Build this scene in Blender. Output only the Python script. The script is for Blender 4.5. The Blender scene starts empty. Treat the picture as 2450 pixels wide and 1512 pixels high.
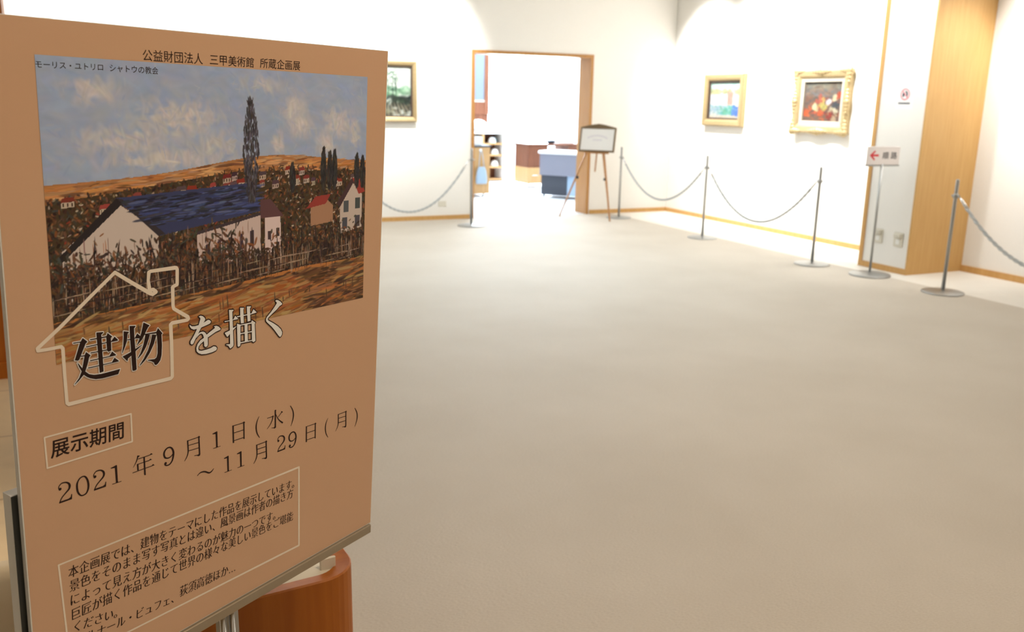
import bpy, math, random
import numpy as np
from mathutils import Matrix, Vector

random.seed(7)
SC = bpy.context.scene
COL = SC.collection

# ------------------------------------------------------------------ camera
W, H, FPX = 2450, 1512, 2100.0
PITCH, ROLL, YAW, CZ = 0.23731908, -0.01887936, 0.43140401, 1.5
_fw = np.array([math.sin(YAW)*math.cos(PITCH), math.cos(YAW)*math.cos(PITCH), -math.sin(PITCH)])
_r = np.cross(_fw, [0, 0, 1.0]); _r /= np.linalg.norm(_r)
_d = np.cross(_fw, _r)
RIGHT = math.cos(ROLL)*_r + math.sin(ROLL)*_d
DOWN = -math.sin(ROLL)*_r + math.cos(ROLL)*_d
CAMP = np.array([0.0, 0.0, CZ])
cam = bpy.data.cameras.new('camera'); camo = bpy.data.objects.new('camera', cam); COL.objects.link(camo)
cam.sensor_fit = 'HORIZONTAL'; cam.sensor_width = 36.0; cam.lens = FPX*36.0/W
cam.clip_start = 0.02; cam.clip_end = 100
camo.matrix_world = Matrix(((RIGHT[0], -DOWN[0], -_fw[0], 0), (RIGHT[1], -DOWN[1], -_fw[1], 0),
                            (RIGHT[2], -DOWN[2], -_fw[2], CZ), (0, 0, 0, 1)))
cam.dof.use_dof = True; cam.dof.focus_distance = 1.25; cam.dof.aperture_fstop = 7.5
SC.camera = camo

def ray(x, y):
    return RIGHT*((x-W/2)/FPX) + DOWN*((y-H/2)/FPX) + _fw
def on_floor(x, y, z=0.0):
    d = ray(x, y); return CAMP + d*((z-CZ)/d[2])
def on_y(x, y, Y):
    d = ray(x, y); return CAMP + d*(Y/d[1])
def on_x(x, y, X):
    d = ray(x, y); return CAMP + d*(X/d[0])

# ------------------------------------------------------------------ world, view, lights
SC.view_settings.view_transform = 'Standard'; SC.view_settings.look = 'None'
SC.view_settings.gamma = 1.0; SC.view_settings.use_curve_mapping = False
SC.view_settings.exposure = 0.32
wd = bpy.data.worlds.new('world'); SC.world = wd; wd.use_nodes = True
wd.node_tree.nodes['Background'].inputs[0].default_value = (0.9, 0.85, 0.75, 1)
wd.node_tree.nodes['Background'].inputs[1].default_value = 0.05

WARM = (1.0, 0.80, 0.575); SOFT = (1.0, 0.88, 0.72); NEUT = (1.0, 0.955, 0.88); WHITE = (1.0, 0.99, 0.965); DAY = (0.66, 0.86, 1.0); COOL = (0.80, 0.91, 1.0)
def area(name, loc, target, size, power, col, size_y=None, spread=180):
    l = bpy.data.lights.new(name, 'AREA'); l.energy = power; l.color = col; l.size = size
    if size_y: l.shape = 'RECTANGLE'; l.size_y = size_y
    l.spread = math.radians(spread)
    o = bpy.data.objects.new(name, l); COL.objects.link(o); o.location = loc
    o.rotation_euler = (Vector(target)-Vector(loc)).to_track_quat('-Z', 'Y').to_euler()
    return o
def spot(name, loc, target, power, col, ang=70, blend=0.6, r=0.05):
    l = bpy.data.lights.new(name, 'SPOT'); l.energy = power; l.color = col; l.spot_size = math.radians(ang)
    l.spot_blend = blend; l.shadow_soft_size = r
    o = bpy.data.objects.new(name, l); COL.objects.link(o); o.location = loc
    o.rotation_euler = (Vector(target)-Vector(loc)).to_track_quat('-Z', 'Y').to_euler()
    return o
CEIL = 3.3
area('lobby_ceiling_light', (1.25, 0.3, CEIL-0.05), (1.25, 0.3, 0), 0.7, 31, WARM)
spot('lobby_fill_spot', (-1.5, 2.6, CEIL-0.05), (-1.15, 2.5, 0), 230, WARM, 56, 0.8, 0.15)  # unseen spot, added to brighten the tiles and sofa
spot('lobby_fill_spot', (-1.2, 4.3, CEIL-0.05), (-1.2, 5.28, 1.0), 90, WARM, 66, 0.8, 0.15)  # unseen spot, added to brighten the left wood wall
area('hall_ceiling_light', (3.4, 3.0, CEIL-0.05), (3.4, 3.0, 0), 2.6, 26, SOFT)
area('hall_daylight_fill', (3.6, 7.4, CEIL-0.05), (3.6, 7.4, 0), 3.0, 56, DAY)  # unseen panel added below the ceiling, standing in for daylight
for y in (10.1, 9.2, 8.3, 7.4):
    spot('wall_washer', (6.3, y, CEIL-0.1), (7.48, y-0.1, 1.75), 300, WHITE, 76, 0.7)
for y, pw in ((4.9, 250), (3.9, 70)):
    spot('wall_washer', (6.3, y, CEIL-0.1), (7.48, y, 2.2), pw, WHITE, 74, 0.8)
spot('column_washer', (5.5, 6.15, CEIL-0.1), (6.74, 6.15, 2.3), 130, WHITE, 62, 0.8)
spot('column_washer', (6.9, 4.75, CEIL-0.1), (7.05, 5.83, 1.2), 120, WHITE, 62, 0.8)
for x in (-1.0, 0.2, 1.4, 2.6, 3.6):
    spot('wall_washer', (x, 9.6, CEIL-0.1), (x, 10.88, 2.2), 260, WHITE, 70, 0.6)
area('back_room_ceiling_light', (6.6, 14.6, 3.1), (6.6, 14.6, 0), 3.6, 230, COOL, 3.4)

# ------------------------------------------------------------------ colour + materials
def s2l(c):
    return tuple((v/12.92 if v <= 0.04045 else ((v+0.055)/1.055)**2.4) for v in [q/255.0 for q in c])
ILL = (0.566, 0.442, 0.311)          # brightness of the lobby light on the poster, used to read its print colours
def ink(c):
    return tuple(min(0.9, v/i) for v, i in zip(s2l(c), ILL))

def new_mat(name):
    m = bpy.data.materials.new(name); m.use_nodes = True
    nt = m.node_tree; return m, nt, nt.nodes['Principled BSDF']
def mat(name, rgb, rough=0.6, metal=0.0, noise=0.0, scale=40.0, bump=0.0, spec=None):
    m, nt, b = new_mat(name)
    b.inputs['Roughness'].default_value = rough; b.inputs['Metallic'].default_value = metal
    if spec is not None: b.inputs['Specular IOR Level'].default_value = spec
    b.inputs['Base Color'].default_value = (*rgb, 1)
    if noise or bump:
        tc = nt.nodes.new('ShaderNodeTexCoord'); n = nt.nodes.new('ShaderNodeTexNoise')
        n.inputs['Scale'].default_value = scale; n.inputs['Detail'].default_value = 4
        nt.links.new(tc.outputs['Object'], n.inputs['Vector'])
        if noise:
            mx = nt.nodes.new('ShaderNodeMix'); mx.data_type = 'RGBA'
            mx.inputs[6].default_value = (*[v*(1-noise) for v in rgb], 1)
            mx.inputs[7].default_value = (*[min(1, v*(1+noise)) for v in rgb], 1)
            nt.links.new(n.outputs['Fac'], mx.inputs[0]); nt.links.new(mx.outputs[2], b.inputs['Base Color'])
        if bump:
            bp = nt.nodes.new('ShaderNodeBump'); bp.inputs['Strength'].default_value = bump
            bp.inputs['Distance'].default_value = 0.004
            nt.links.new(n.outputs['Fac'], bp.inputs['Height']); nt.links.new(bp.outputs['Normal'], b.inputs['Normal'])
    return m
def wood(name, a, b_, rough=0.42, sc=(14, 14, 0.9)):
    m, nt, b = new_mat(name); b.inputs['Roughness'].default_value = rough; b.inputs['Specular IOR Level'].default_value = 0.3
    tc = nt.nodes.new('ShaderNodeTexCoord'); mp = nt.nodes.new('ShaderNodeMapping')
    mp.inputs['Scale'].default_value = sc
    n = nt.nodes.new('ShaderNodeTexNoise'); n.inputs['Scale'].default_value = 3.0; n.inputs['Detail'].default_value = 6
    r = nt.nodes.new('ShaderNodeValToRGB')
    r.color_ramp.elements[0].position = 0.3; r.color_ramp.elements[0].color = (*a, 1)
    r.color_ramp.elements[1].position = 0.7; r.color_ramp.elements[1].color = (*b_, 1)
    nt.links.new(tc.outputs['Object'], mp.inputs[0]); nt.links.new(mp.outputs[0], n.inputs['Vector'])
    nt.links.new(n.outputs['Fac'], r.inputs[0]); nt.links.new(r.outputs[0], b.inputs['Base Color'])
    return m
def pigment(name, rough=0.6):
    m, nt, b = new_mat(name); b.inputs['Roughness'].default_value = rough
    a = nt.nodes.new('ShaderNodeAttribute'); a.attribute_name = 'Col'
    nt.links.new(a.outputs['Color'], b.inputs['Base Color']); b.inputs['Specular IOR Level'].default_value = 0.2
    return m
def carpet_mat():
    m, nt, b = new_mat('carpet_loop'); b.inputs['Roughness'].default_value = 0.78
    b.inputs['Specular IOR Level'].default_value = 0.22
    tc = nt.nodes.new('ShaderNodeTexCoord')
    n1 = nt.nodes.new('ShaderNodeTexNoise'); n1.inputs['Scale'].default_value = 90; n1.inputs['Detail'].default_value = 5
    n2 = nt.nodes.new('ShaderNodeTexNoise'); n2.inputs['Scale'].default_value = 1.3; n2.inputs['Detail'].default_value = 3
    mp = nt.nodes.new('ShaderNodeMapping'); mp.inputs['Scale'].default_value = (1, 2.6, 1)
    nt.links.new(tc.outputs['Object'], mp.inputs[0]); nt.links.new(mp.outputs[0], n1.inputs['Vector'])
    nt.links.new(tc.outputs['Object'], n2.inputs['Vector'])
    add = nt.nodes.new('ShaderNodeMath'); add.operation = 'ADD'
    nt.links.new(n1.outputs['Fac'], add.inputs[0]); nt.links.new(n2.outputs['Fac'], add.inputs[1])
    r = nt.nodes.new('ShaderNodeMapRange'); r.inputs[1].default_value = 0.6; r.inputs[2].default_value = 1.4
    nt.links.new(add.outputs[0], r.inputs[0])
    mx = nt.nodes.new('ShaderNodeMix'); mx.data_type = 'RGBA'
    mx.inputs[6].default_value = (0.56, 0.50, 0.42, 1); mx.inputs[7].default_value = (0.66, 0.60, 0.52, 1)
    nt.links.new(r.outputs[0], mx.inputs[0]); nt.links.new(mx.outputs[2], b.inputs['Base Color'])
    bp = nt.nodes.new('ShaderNodeBump'); bp.inputs['Strength'].default_value = 0.35; bp.inputs['Distance'].default_value = 0.006
    nt.links.new(n1.outputs['Fac'], bp.inputs['Height']); nt.links.new(bp.outputs['Normal'], b.inputs['Normal'])
    return m
def tile_mat():
    m, nt, b = new_mat('lobby_tile'); b.inputs['Roughness'].default_value = 0.3
    tc = nt.nodes.new('ShaderNodeTexCoord'); br = nt.nodes.new('ShaderNodeTexBrick')
    br.offset = 0; br.inputs['Scale'].default_value = 1.0; br.inputs['Brick Width'].default_value = 0.72
    br.inputs['Row Height'].default_value = 0.72; br.inputs['Mortar Size'].default_value = 0.006
    br.inputs['Color1'].default_value = (0.64, 0.52, 0.34, 1); br.inputs['Color2'].default_value = (0.68, 0.56, 0.37, 1)
    br.inputs['Mortar'].default_value = (0.32, 0.25, 0.17, 1)
    n = nt.nodes.new('ShaderNodeTexNoise'); n.inputs['Scale'].default_value = 3; n.inputs['Detail'].default_value = 7
    n.inputs['Distortion'].default_value = 1.2
    mx = nt.nodes.new('ShaderNodeMix'); mx.data_type = 'RGBA'; mx.blend_type = 'MULTIPLY'; mx.inputs[0].default_value = 0.35
    nt.links.new(tc.outputs['Object'], br.inputs['Vector']); nt.links.new(tc.outputs['Object'], n.inputs['Vector'])
    nt.links.new(br.outputs['Color'], mx.inputs[6]); nt.links.new(n.outputs['Fac'], mx.inputs[7])
    nt.links.new(mx.outputs[2], b.inputs['Base Color'])
    return m
M = dict(
    wall=mat('wall_plaster', (0.86, 0.835, 0.79), 0.85, noise=0.02, scale=60, bump=0.06),
    ceiling=mat('ceiling_white', (0.85, 0.83, 0.79), 0.9),
    back=mat('back_room_white', (0.88, 0.90, 0.92), 0.8),
    carpet=carpet_mat(), tile=tile_mat(),
    border=mat('pale_stone_border', (0.80, 0.76, 0.69), 0.5, noise=0.04, scale=8),
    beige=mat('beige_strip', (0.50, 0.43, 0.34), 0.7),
    backfloor=mat('back_room_floor', (0.80, 0.81, 0.82), 0.5),
    wood=wood('beech_veneer', (0.58, 0.335, 0.115), (0.64, 0.39, 0.15)),
    trimwood=wood('oak_trim', (0.56, 0.31, 0.10), (0.63, 0.37, 0.14)),
    doorwood=wood('door_frame_wood', (0.42, 0.195, 0.055), (0.50, 0.25, 0.08)),
    orange=wood('orange_veneer', (0.33, 0.088, 0.005), (0.42, 0.125, 0.009), 0.5),
    brown=wood('dark_cabinet_wood', (0.13, 0.045, 0.022), (0.19, 0.07, 0.035)),
    cabinet=wood('pale_cabinet_wood', (0.44, 0.25, 0.10), (0.52, 0.31, 0.14)),
    white=mat('white_paper', (0.86, 0.85, 0.83), 0.7),
    foam=mat('white_foam_edge', (0.88, 0.87, 0.83), 0.7),
    peach=mat('peach_poster_print', ink((166, 120, 82)), 0.45, noise=0.01, scale=300, spec=0.3),
    letter=mat('black_print', (0.028, 0.012, 0.010), 0.5, spec=0.2),
    lightprint=mat('off_white_print', ink((190, 172, 150)), 0.6, spec=0.2),
    thinprint=mat('pale_line_print', ink((190, 160, 126)), 0.6, spec=0.2),
    pigment=pigment('oil_pigment'), pigment2=pigment('gallery_pigment'),
    steel=mat('brushed_steel', (0.40, 0.40, 0.39), 0.40, 0.8),
    chrome=mat('chrome', (0.80, 0.80, 0.80), 0.14, 1.0),
    ledge=mat('grey_beige_metal', (0.36, 0.30, 0.22), 0.38, 0.6),
    blackpanel=mat('black_panel', (0.012, 0.014, 0.012), 0.35),
    cream=mat('cream_upholstery', (0.62, 0.52, 0.36), 0.6, noise=0.05, scale=20),
    liner=mat('white_liner', (0.72, 0.66, 0.54), 0.5),
    gold=mat('gilt_frame', (0.44, 0.33, 0.17), 0.38, 0.45, noise=0.2, scale=60, bump=0.3),
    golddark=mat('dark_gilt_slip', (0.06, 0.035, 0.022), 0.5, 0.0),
    linen=mat('linen_slip', (0.42, 0.38, 0.32), 0.8),
    rope=mat('silver_rope', (0.50, 0.525, 0.535), 0.5, 0.3, noise=0.25, scale=200),
    red=mat('red_print', (0.65, 0.05, 0.06), 0.6), pink=mat('pink_ring_print', (0.75, 0.22, 0.26), 0.6),
    navy=mat('navy_print', (0.03, 0.035, 0.06), 0.6),
    plate=mat('ivory_plastic', (0.72, 0.68, 0.58), 0.4),
    signwhite=mat('sign_panel_white', (0.78, 0.72, 0.69), 0.5),
    easel=wood('easel_wood', (0.40, 0.19, 0.07), (0.50, 0.25, 0.10)),
    signframe=mat('dark_bronze_frame', (0.17, 0.115, 0.06), 0.45, 0.3),
    lilac=mat('faint_lilac_print', (0.72, 0.69, 0.74), 0.7),
    grey=mat('grey_laminate', (0.20, 0.20, 0.25), 0.6), darkgrey=mat('charcoal_panel', (0.035, 0.04, 0.055), 0.6),
    bluegrey=mat('blue_grey_plastic', (0.33, 0.45, 0.60), 0.5), tote=mat('grey_blue_canvas', (0.32, 0.40, 0.48), 0.9),
    skyblue=mat('pale_blue_plastic', (0.42, 0.68, 0.80), 0.5), black=mat('black_rubber', (0.02, 0.02, 0.025), 0.6),
)
gm, gnt, gb = new_mat('cabinet_glass')
gb.inputs['Base Color'].default_value = (0.17, 0.20, 0.245, 1); gb.inputs['Roughness'].default_value = 0.15
M['glass'] = gm

# ------------------------------------------------------------------ mesh builder
class MB:
    def __init__(s): s.v = []; s.f = []; s.m = []; s.c = []; s.sm = []
    def add(s, vs, fs, mi=0, col=None, smooth=False):
        b = len(s.v); s.v += [tuple(map(float, p)) for p in vs]
        for f in fs:
            s.f.append([b+i for i in f]); s.m.append(mi); s.c.append(col); s.sm.append(smooth)
    def box(s, x0, x1, y0, y1, z0, z1, mi=0, bev=0.0):
        if bev:
            prof = [(x0+bev, y0), (x1-bev, y0), (x1, y0+bev), (x1, y1-bev), (x1-bev, y1), (x0+bev, y1), (x0, y1-bev), (x0, y0+bev)]
            q = [(x0+bev, y0+bev), (x1-bev, y0+bev), (x1-bev, y0+bev), (x1-bev, y1-bev), (x1-bev, y1-bev), (x0+bev, y1-bev), (x0+bev, y1-bev), (x0+bev, y0+bev)]
            L = [[(a, b, z0) for a, b in q], [(a, b, z0+bev) for a, b in prof], [(a, b, z1-bev) for a, b in prof], [(a, b, z1) for a, b in q]]
            s.loft(L, mi, True, True); return
        v = [(x, y, z) for z in (z0, z1) for y in (y0, y1) for x in (x0, x1)]
        s.add(v, [(0, 2, 3, 1), (4, 5, 7, 6), (0, 1, 5, 4), (2, 6, 7, 3), (0, 4, 6, 2), (1, 3, 7, 5)], mi)
    def loft(s, loops, mi=0, cap0=True, cap1=True, closed=True, smooth=False, col=None):
        n = len(loops[0]); vs = [p for l in loops for p in l]; fs = []
        for i in range(len(loops)-1):
            for j in range(n if closed else n-1):
                a = i*n+j; b = i*n+(j+1) % n
                fs.append((a, b, b+n, a+n))
        if cap0: fs.append(tuple(range(n-1, -1, -1)))
        if cap1: fs.append(tuple(range((len(loops)-1)*n, len(loops)*n)))
        s.add(vs, fs, mi, col, smooth)
    def lathe(s, prof, cx=0, cy=0, n=28, mi=0, smooth=True):
        s.loft([[(cx+r*math.cos(2*math.pi*k/n), cy+r*math.sin(2*math.pi*k/n), z) for k in range(n)] for r, z in prof], mi, True, True, smooth=smooth)
    def tube(s, path, r, n=10, mi=0, smooth=True):
        path = [Vector(p) for p in path]; loops = []
        rs = r if isinstance(r, (list, tuple)) else [r]*len(path)
        for i, p in enumerate(path):
            t = (path[min(i+1, len(path)-1)]-path[max(i-1, 0)]).normalized()
            a = t.orthogonal() if abs(t.z) > 0.9 else t.cross(Vector((0, 0, 1)))
            if abs(t.z) > 0.9: a = Vector((1, 0, 0)) - t*t.x
            a.normalize(); b = t.cross(a)
            loops.append([p + (a*math.cos(2*math.pi*k/n)+b*math.sin(2*math.pi*k/n))*rs[i] for k in range(n)])
        s.loft(loops, mi, True, True, smooth=smooth)
    def ball(s, c, r, mi=0, n=14, sx=1, sy=1, sz=1, lo=-1.0, col=None):
        L = []
        for i in range(9):
            a = -math.pi/2 + math.pi*i/8; z = math.sin(a)
            if z < lo: z = lo
            rr = math.cos(a) if z > lo else math.sqrt(max(0, 1-lo*lo))
            rr = max(rr, 0.02)
            L.append([(c[0]+r*sx*rr*math.cos(2*math.pi*k/n), c[1]+r*sy*rr*math.sin(2*math.pi*k/n), c[2]+r*sz*z) for k in range(n)])
        s.loft(L, mi, True, True, smooth=True, col=col)
    def build(s, name, mats, parent=None):
        me = bpy.data.meshes.new(name); me.from_pydata(s.v, [], s.f)
        ml = mats if isinstance(mats, (list, tuple)) else [mats]
        for m in ml: me.materials.append(m)
        me.polygons.foreach_set('material_index', s.m); me.polygons.foreach_set('use_smooth', s.sm)
        if any(c is not None for c in s.c):
            at = me.color_attributes.new('Col', 'FLOAT_COLOR', 'CORNER'); dat = []
            for f, c in zip(s.f, s.c): dat += list((*(c or (0.5, 0.5, 0.5)), 1.0))*len(f)
            at.data.foreach_set('color', dat)
        me.update()
        o = bpy.data.objects.new(name, me); COL.objects.link(o)
        if parent: o.parent = parent
        return o
def tag(o, label, cat, group=None):
    o['label'] = label; o['category'] = cat
    if group: o['group'] = group
    return o
def thing(name, label, cat, loc=(0, 0, 0), rz=0.0, group=None, mw=None):
    o = bpy.data.objects.new(name, None); COL.objects.link(o); o.empty_display_size = 0.1
    if mw is not None: o.matrix_world = mw
    else: o.location = loc; o.rotation_euler = (0, 0, rz)
    return tag(o, label, cat, group)
def struct(name, mb, mats, parent=None):
    o = mb.build(name, mats, parent)
    if parent is None: o['kind'] = 'structure'
    return o
def sbox(name, m, *a):
    b = MB(); b.box(*a); return struct(name, b, m)
def copy_tree(o, parent=None):
    c = o.copy(); COL.objects.link(c)
    if parent: c.parent = parent
    for ch in list(o.children): copy_tree(ch, c)
    return c

# ------------------------------------------------------------------ the room
FY, RX = 10.88, 7.48
DL, DR, DH, DT = 4.40, 6.13, 2.135, 0.30          # doorway in the far wall
sbox('floor', M['carpet'], 0.25, 6.52, -3.0, FY, -0.10, 0.0)
sbox('floor_lobby', M['tile'], -4.0, 0.25, -3.0, FY, -0.10, 0.0)
sbox('trim_1', M['border'], 6.52, RX+0.02, -3.0, FY, -0.10, 0.0)
b = MB()
b.box(-4.0, DL, FY, FY+DT, 0, CEIL); b.box(DR, RX+0.2, FY, FY+DT, 0, CEIL); b.box(DL, DR, FY, FY+DT, DH, CEIL)
struct('wall_far', b, M['wall'])
sbox('wall_right', M['wall'], RX, RX+0.2, -3.0, FY, 0, CEIL)
sbox('wall_near', M['wall'], -4.0, RX+0.2, -3.2, -3.0, 0, CEIL)
sbox('wall_side', M['wall'], -4.2, -4.0, -3.2, FY+DT, 0, CEIL)
sbox('ceiling', M['ceiling'], -4.2, RX+0.2, -3.2, FY+DT, CEIL, CEIL+0.15)
sbox('wall_left', M['orange'], -4.0, -0.415, 5.28, 5.45, 0, CEIL)
sbox('baseboard_left', M['orange'], -4.0, -0.405, 5.262, 5.28, 0, 0.09)
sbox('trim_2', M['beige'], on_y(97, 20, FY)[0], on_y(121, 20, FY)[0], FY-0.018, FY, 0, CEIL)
b = MB(); b.box(-0.35, DL-0.045, FY-0.016, FY, 0, 0.055); b.box(DR+0.05, RX-0.016, FY-0.016, FY, 0, 0.055)
struct('baseboard_far', b, M['trimwood'])
b = MB(); b.box(RX-0.016, RX, 6.42, FY, 0, 0.055); b.box(RX-0.016, RX, -3.0, 5.83, 0, 0.06)
struct('baseboard_right', b, M['trimwood'])
# column standing out of the right wall: white face towards the hall, veneered side towards the lobby
CX, C0, C1 = 6.745, 5.83, 6.42
b = MB(); b.box(CX+0.004, RX, C0+0.02, C1-0.004, 0, CEIL); struct('wall_column', b, M['wall'])
b = MB(); b.box(CX, RX, C0, C0+0.02, 0, CEIL); struct('trim_3', b, M['wood'])
b = MB(); b.box(CX-0.006, CX+0.03, C1-0.045, C1, 0, CEIL); struct('trim_4', b, M['trimwood'])
b = MB(); b.box(CX-0.008, CX+0.004, C0+0.001, C1-0.045, 0, 0.055); struct('baseboard_column', b, M['trimwood'])
# doorway lining
b = MB()
y0_, y1_ = FY-0.015, FY+DT+0.01
for xa, xb, xc in ((DL-0.03, DL, DL+0.012), (DR+0.03, DR, DR-0.012)):
    b.box(min(xa, xc), max(xa, xc), y0_, FY-0.001, 0, DH-0.012); b.box(min(xb, xc), max(xb, xc), FY-0.001, y1_, 0, DH-0.012)
b.box(DL-0.03, DR+0.03, y0_, FY-0.001, DH-0.012, DH+0.03); b.box(DL, DR, FY-0.001, y1_, DH-0.012, DH)
struct('door_1', b, M['doorwood'])
# room behind the doorway
BY = 17.2
sbox('floor_back', M['backfloor'], 2.6, 9.4, FY, BY, -0.10, -0.0005)
sbox('ceiling_back', M['back'], 2.6, 9.4, FY+DT, BY, 3.15, 3.3)
b = MB(); WX0, WX1, WZ0, WZ1 = 7.0, 9.3, 0.9, 2.7
b.box(2.6, WX0, BY, BY+0.15, 0, 3.3); b.box(WX1, 9.4, BY, BY+0.15, 0, 3.3); b.box(WX0, WX1, BY, BY+0.15, 0, WZ0); b.box(WX0, WX1, BY, BY+0.15, WZ1, 3.3)
struct('wall_back', b, M['back'])
wm, wnt, wb_ = new_mat('added_window_glow'); wb_.inputs['Base Color'].default_value = (0.8, 0.9, 1, 1)
wb_.inputs['Emission Color'].default_value = (0.78, 0.90, 1.0, 1); wb_.inputs['Emission Strength'].default_value = 40.0
b = MB()
b.box(WX0, WX1, BY+0.06, BY+0.09, WZ0, WZ0+0.05); b.box(WX0, WX1, BY+0.06, BY+0.09, WZ1-0.05, WZ1)
for x in (WX0, (WX0+WX1)/2-0.025, WX1-0.05): b.box(x, x+0.05, BY+0.06, BY+0.09, WZ0+0.05, WZ1-0.05)
wn = struct('added_window', b, M['back'])  # unseen window with glowing pane, added to spill cool daylight into the hall
b = MB(); b.box(WX0, WX1, BY+0.092, BY+0.10, WZ0, WZ1); b.build('pane', wm, wn)
sbox('wall_back_left', M['back'], 2.45, 2.6, FY+DT, BY+0.15, 0, 3.3)
sbox('wall_back_right', M['back'], 9.4, 9.55, FY+DT, BY+0.15, 0, 3.3)

# ------------------------------------------------------------------ poster board
def unit(v): v = np.array(v, float); return v/np.linalg.norm(v)
def quad_pose(px, width):
    A = []; bb = []
    for (u, v), (x, y) in zip([(0, 0), (1, 0), (1, 1), (0, 1)], px):
        A += [[u, v, 1, 0, 0, 0, -u*x, -v*x], [0, 0, 0, u, v, 1, -u*y, -v*y]]; bb += [x, y]
    h = np.append(np.linalg.solve(np.array(A, float), np.array(bb, float)), 1).reshape(3, 3)
    Mx = np.linalg.inv(np.array([[FPX, 0, W/2], [0, FPX, H/2], [0, 0, 1.0]])) @ h
    a, bv, t = Mx.T
    s = width/np.linalg.norm(a)
    Rw = np.stack([RIGHT, DOWN, _fw]).T
    U = unit(Rw@a); V = Rw@bv*s; hgt = np.linalg.norm(V); V = unit(V - U*(V@U))
    return CAMP + Rw@t*s, U, V, hgt
BW = 0.594
TL, BU, BV, BH = quad_pose([(-43, 28), (929, 122), (896, 1245), (111, 1695)], BW)
BN = unit(np.cross(BU, -BV))                        # towards the viewer
BC = TL + BU*BW/2 + BV*BH                           # bottom centre of the front face
def bframe(orig):
    return Matrix(((BU[0], -BV[0], BN[0], orig[0]), (BU[1], -BV[1], BN[1], orig[1]), (BU[2], -BV[2], BN[2], orig[2]), (0, 0, 0, 1)))
def ob(x, y):
    """point of the board's front face, in the board's own metres from its bottom centre"""
    d = ray(x, y); t = ((BC-CAMP)@BN)/(d@BN); P = CAMP + d*t - BC
    return (P@BU, -(P@BV))
board = thing('poster_board', 'large peach exhibition poster board with landscape picture and lettering in the foreground', 'poster', mw=bframe(BC))
b = MB(); hw = BW/2; th = 0.007
b.box(-hw, hw, 0, BH, -th, -0.0002, 0)
b.add([(-hw+.0012, .0012, 0), (hw-.0012, .0012, 0), (hw-.0012, BH-.0008, 0), (-hw+.0012, BH-.0008, 0)], [(0, 1, 2, 3)], 1)
b.build('foam_panel', [M['foam'], M['peach']], board)

Z = [0]
def poly(mb, pts, z, col=None, mi=0):
    Z[0] = (Z[0]+1) % 24
    a = sum(pts[i][0]*pts[(i+1) % len(pts)][1]-pts[(i+1) % len(pts)][0]*pts[i][1] for i in range(len(pts)))
    if a < 0: pts = pts[::-1]
    mb.add([(x, y, z+Z[0]*6e-6) for x, y in pts], [tuple(range(len(pts)))], mi, col)
def disc(mb, c, r, z, n=12, mi=0):
    poly(mb, [(c[0]+r*math.cos(2*math.pi*k/n), c[1]+r*math.sin(2*math.pi*k/n)) for k in range(n)], z, mi=mi)
def smooth_path(p, k=5):
    out = []
    for i in range(len(p)-1):
        p0, p1, p2, p3 = p[max(i-1, 0)], p[i], p[i+1], p[min(i+2, len(p)-1)]
        for j in range(k):
            t = j/k
            out.append(tuple(0.5*((2*b1)+(-a+c)*t+(2*a-5*b1+4*c-d)*t*t+(-a+3*b1-3*c+d)*t**3) for a, b1, c, d in zip(p0, p1, p2, p3)))
    out.append(tuple(p[-1])); return out
def stroke(mb, pts, z, closed=False, mi=0):
    """ribbon through (x, y, width) points"""
    n = len(pts); L = []; R = []
    for i in range(n):
        a = pts[(i-1) % n] if closed else pts[max(i-1, 0)]; c = pts[(i+1) % n] if closed else pts[min(i+1, n-1)]
        dx, dy = c[0]-a[0], c[1]-a[1]; l = math.hypot(dx, dy) or 1; w = pts[i][2]/2
        L.append((pts[i][0]-dy/l*w, pts[i][1]+dx/l*w)); R.append((pts[i][0]+dy/l*w, pts[i][1]-dx/l*w))
    Z[0] = (Z[0]+1) % 24; zz = z+Z[0]*6e-6
    mb.add([(x, y, zz) for x, y in R]+[(x, y, zz) for x, y in L],
           [(i, (i+1) % n, n+(i+1) % n, n+i) for i in range(n if closed else n-1)], mi)

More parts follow.
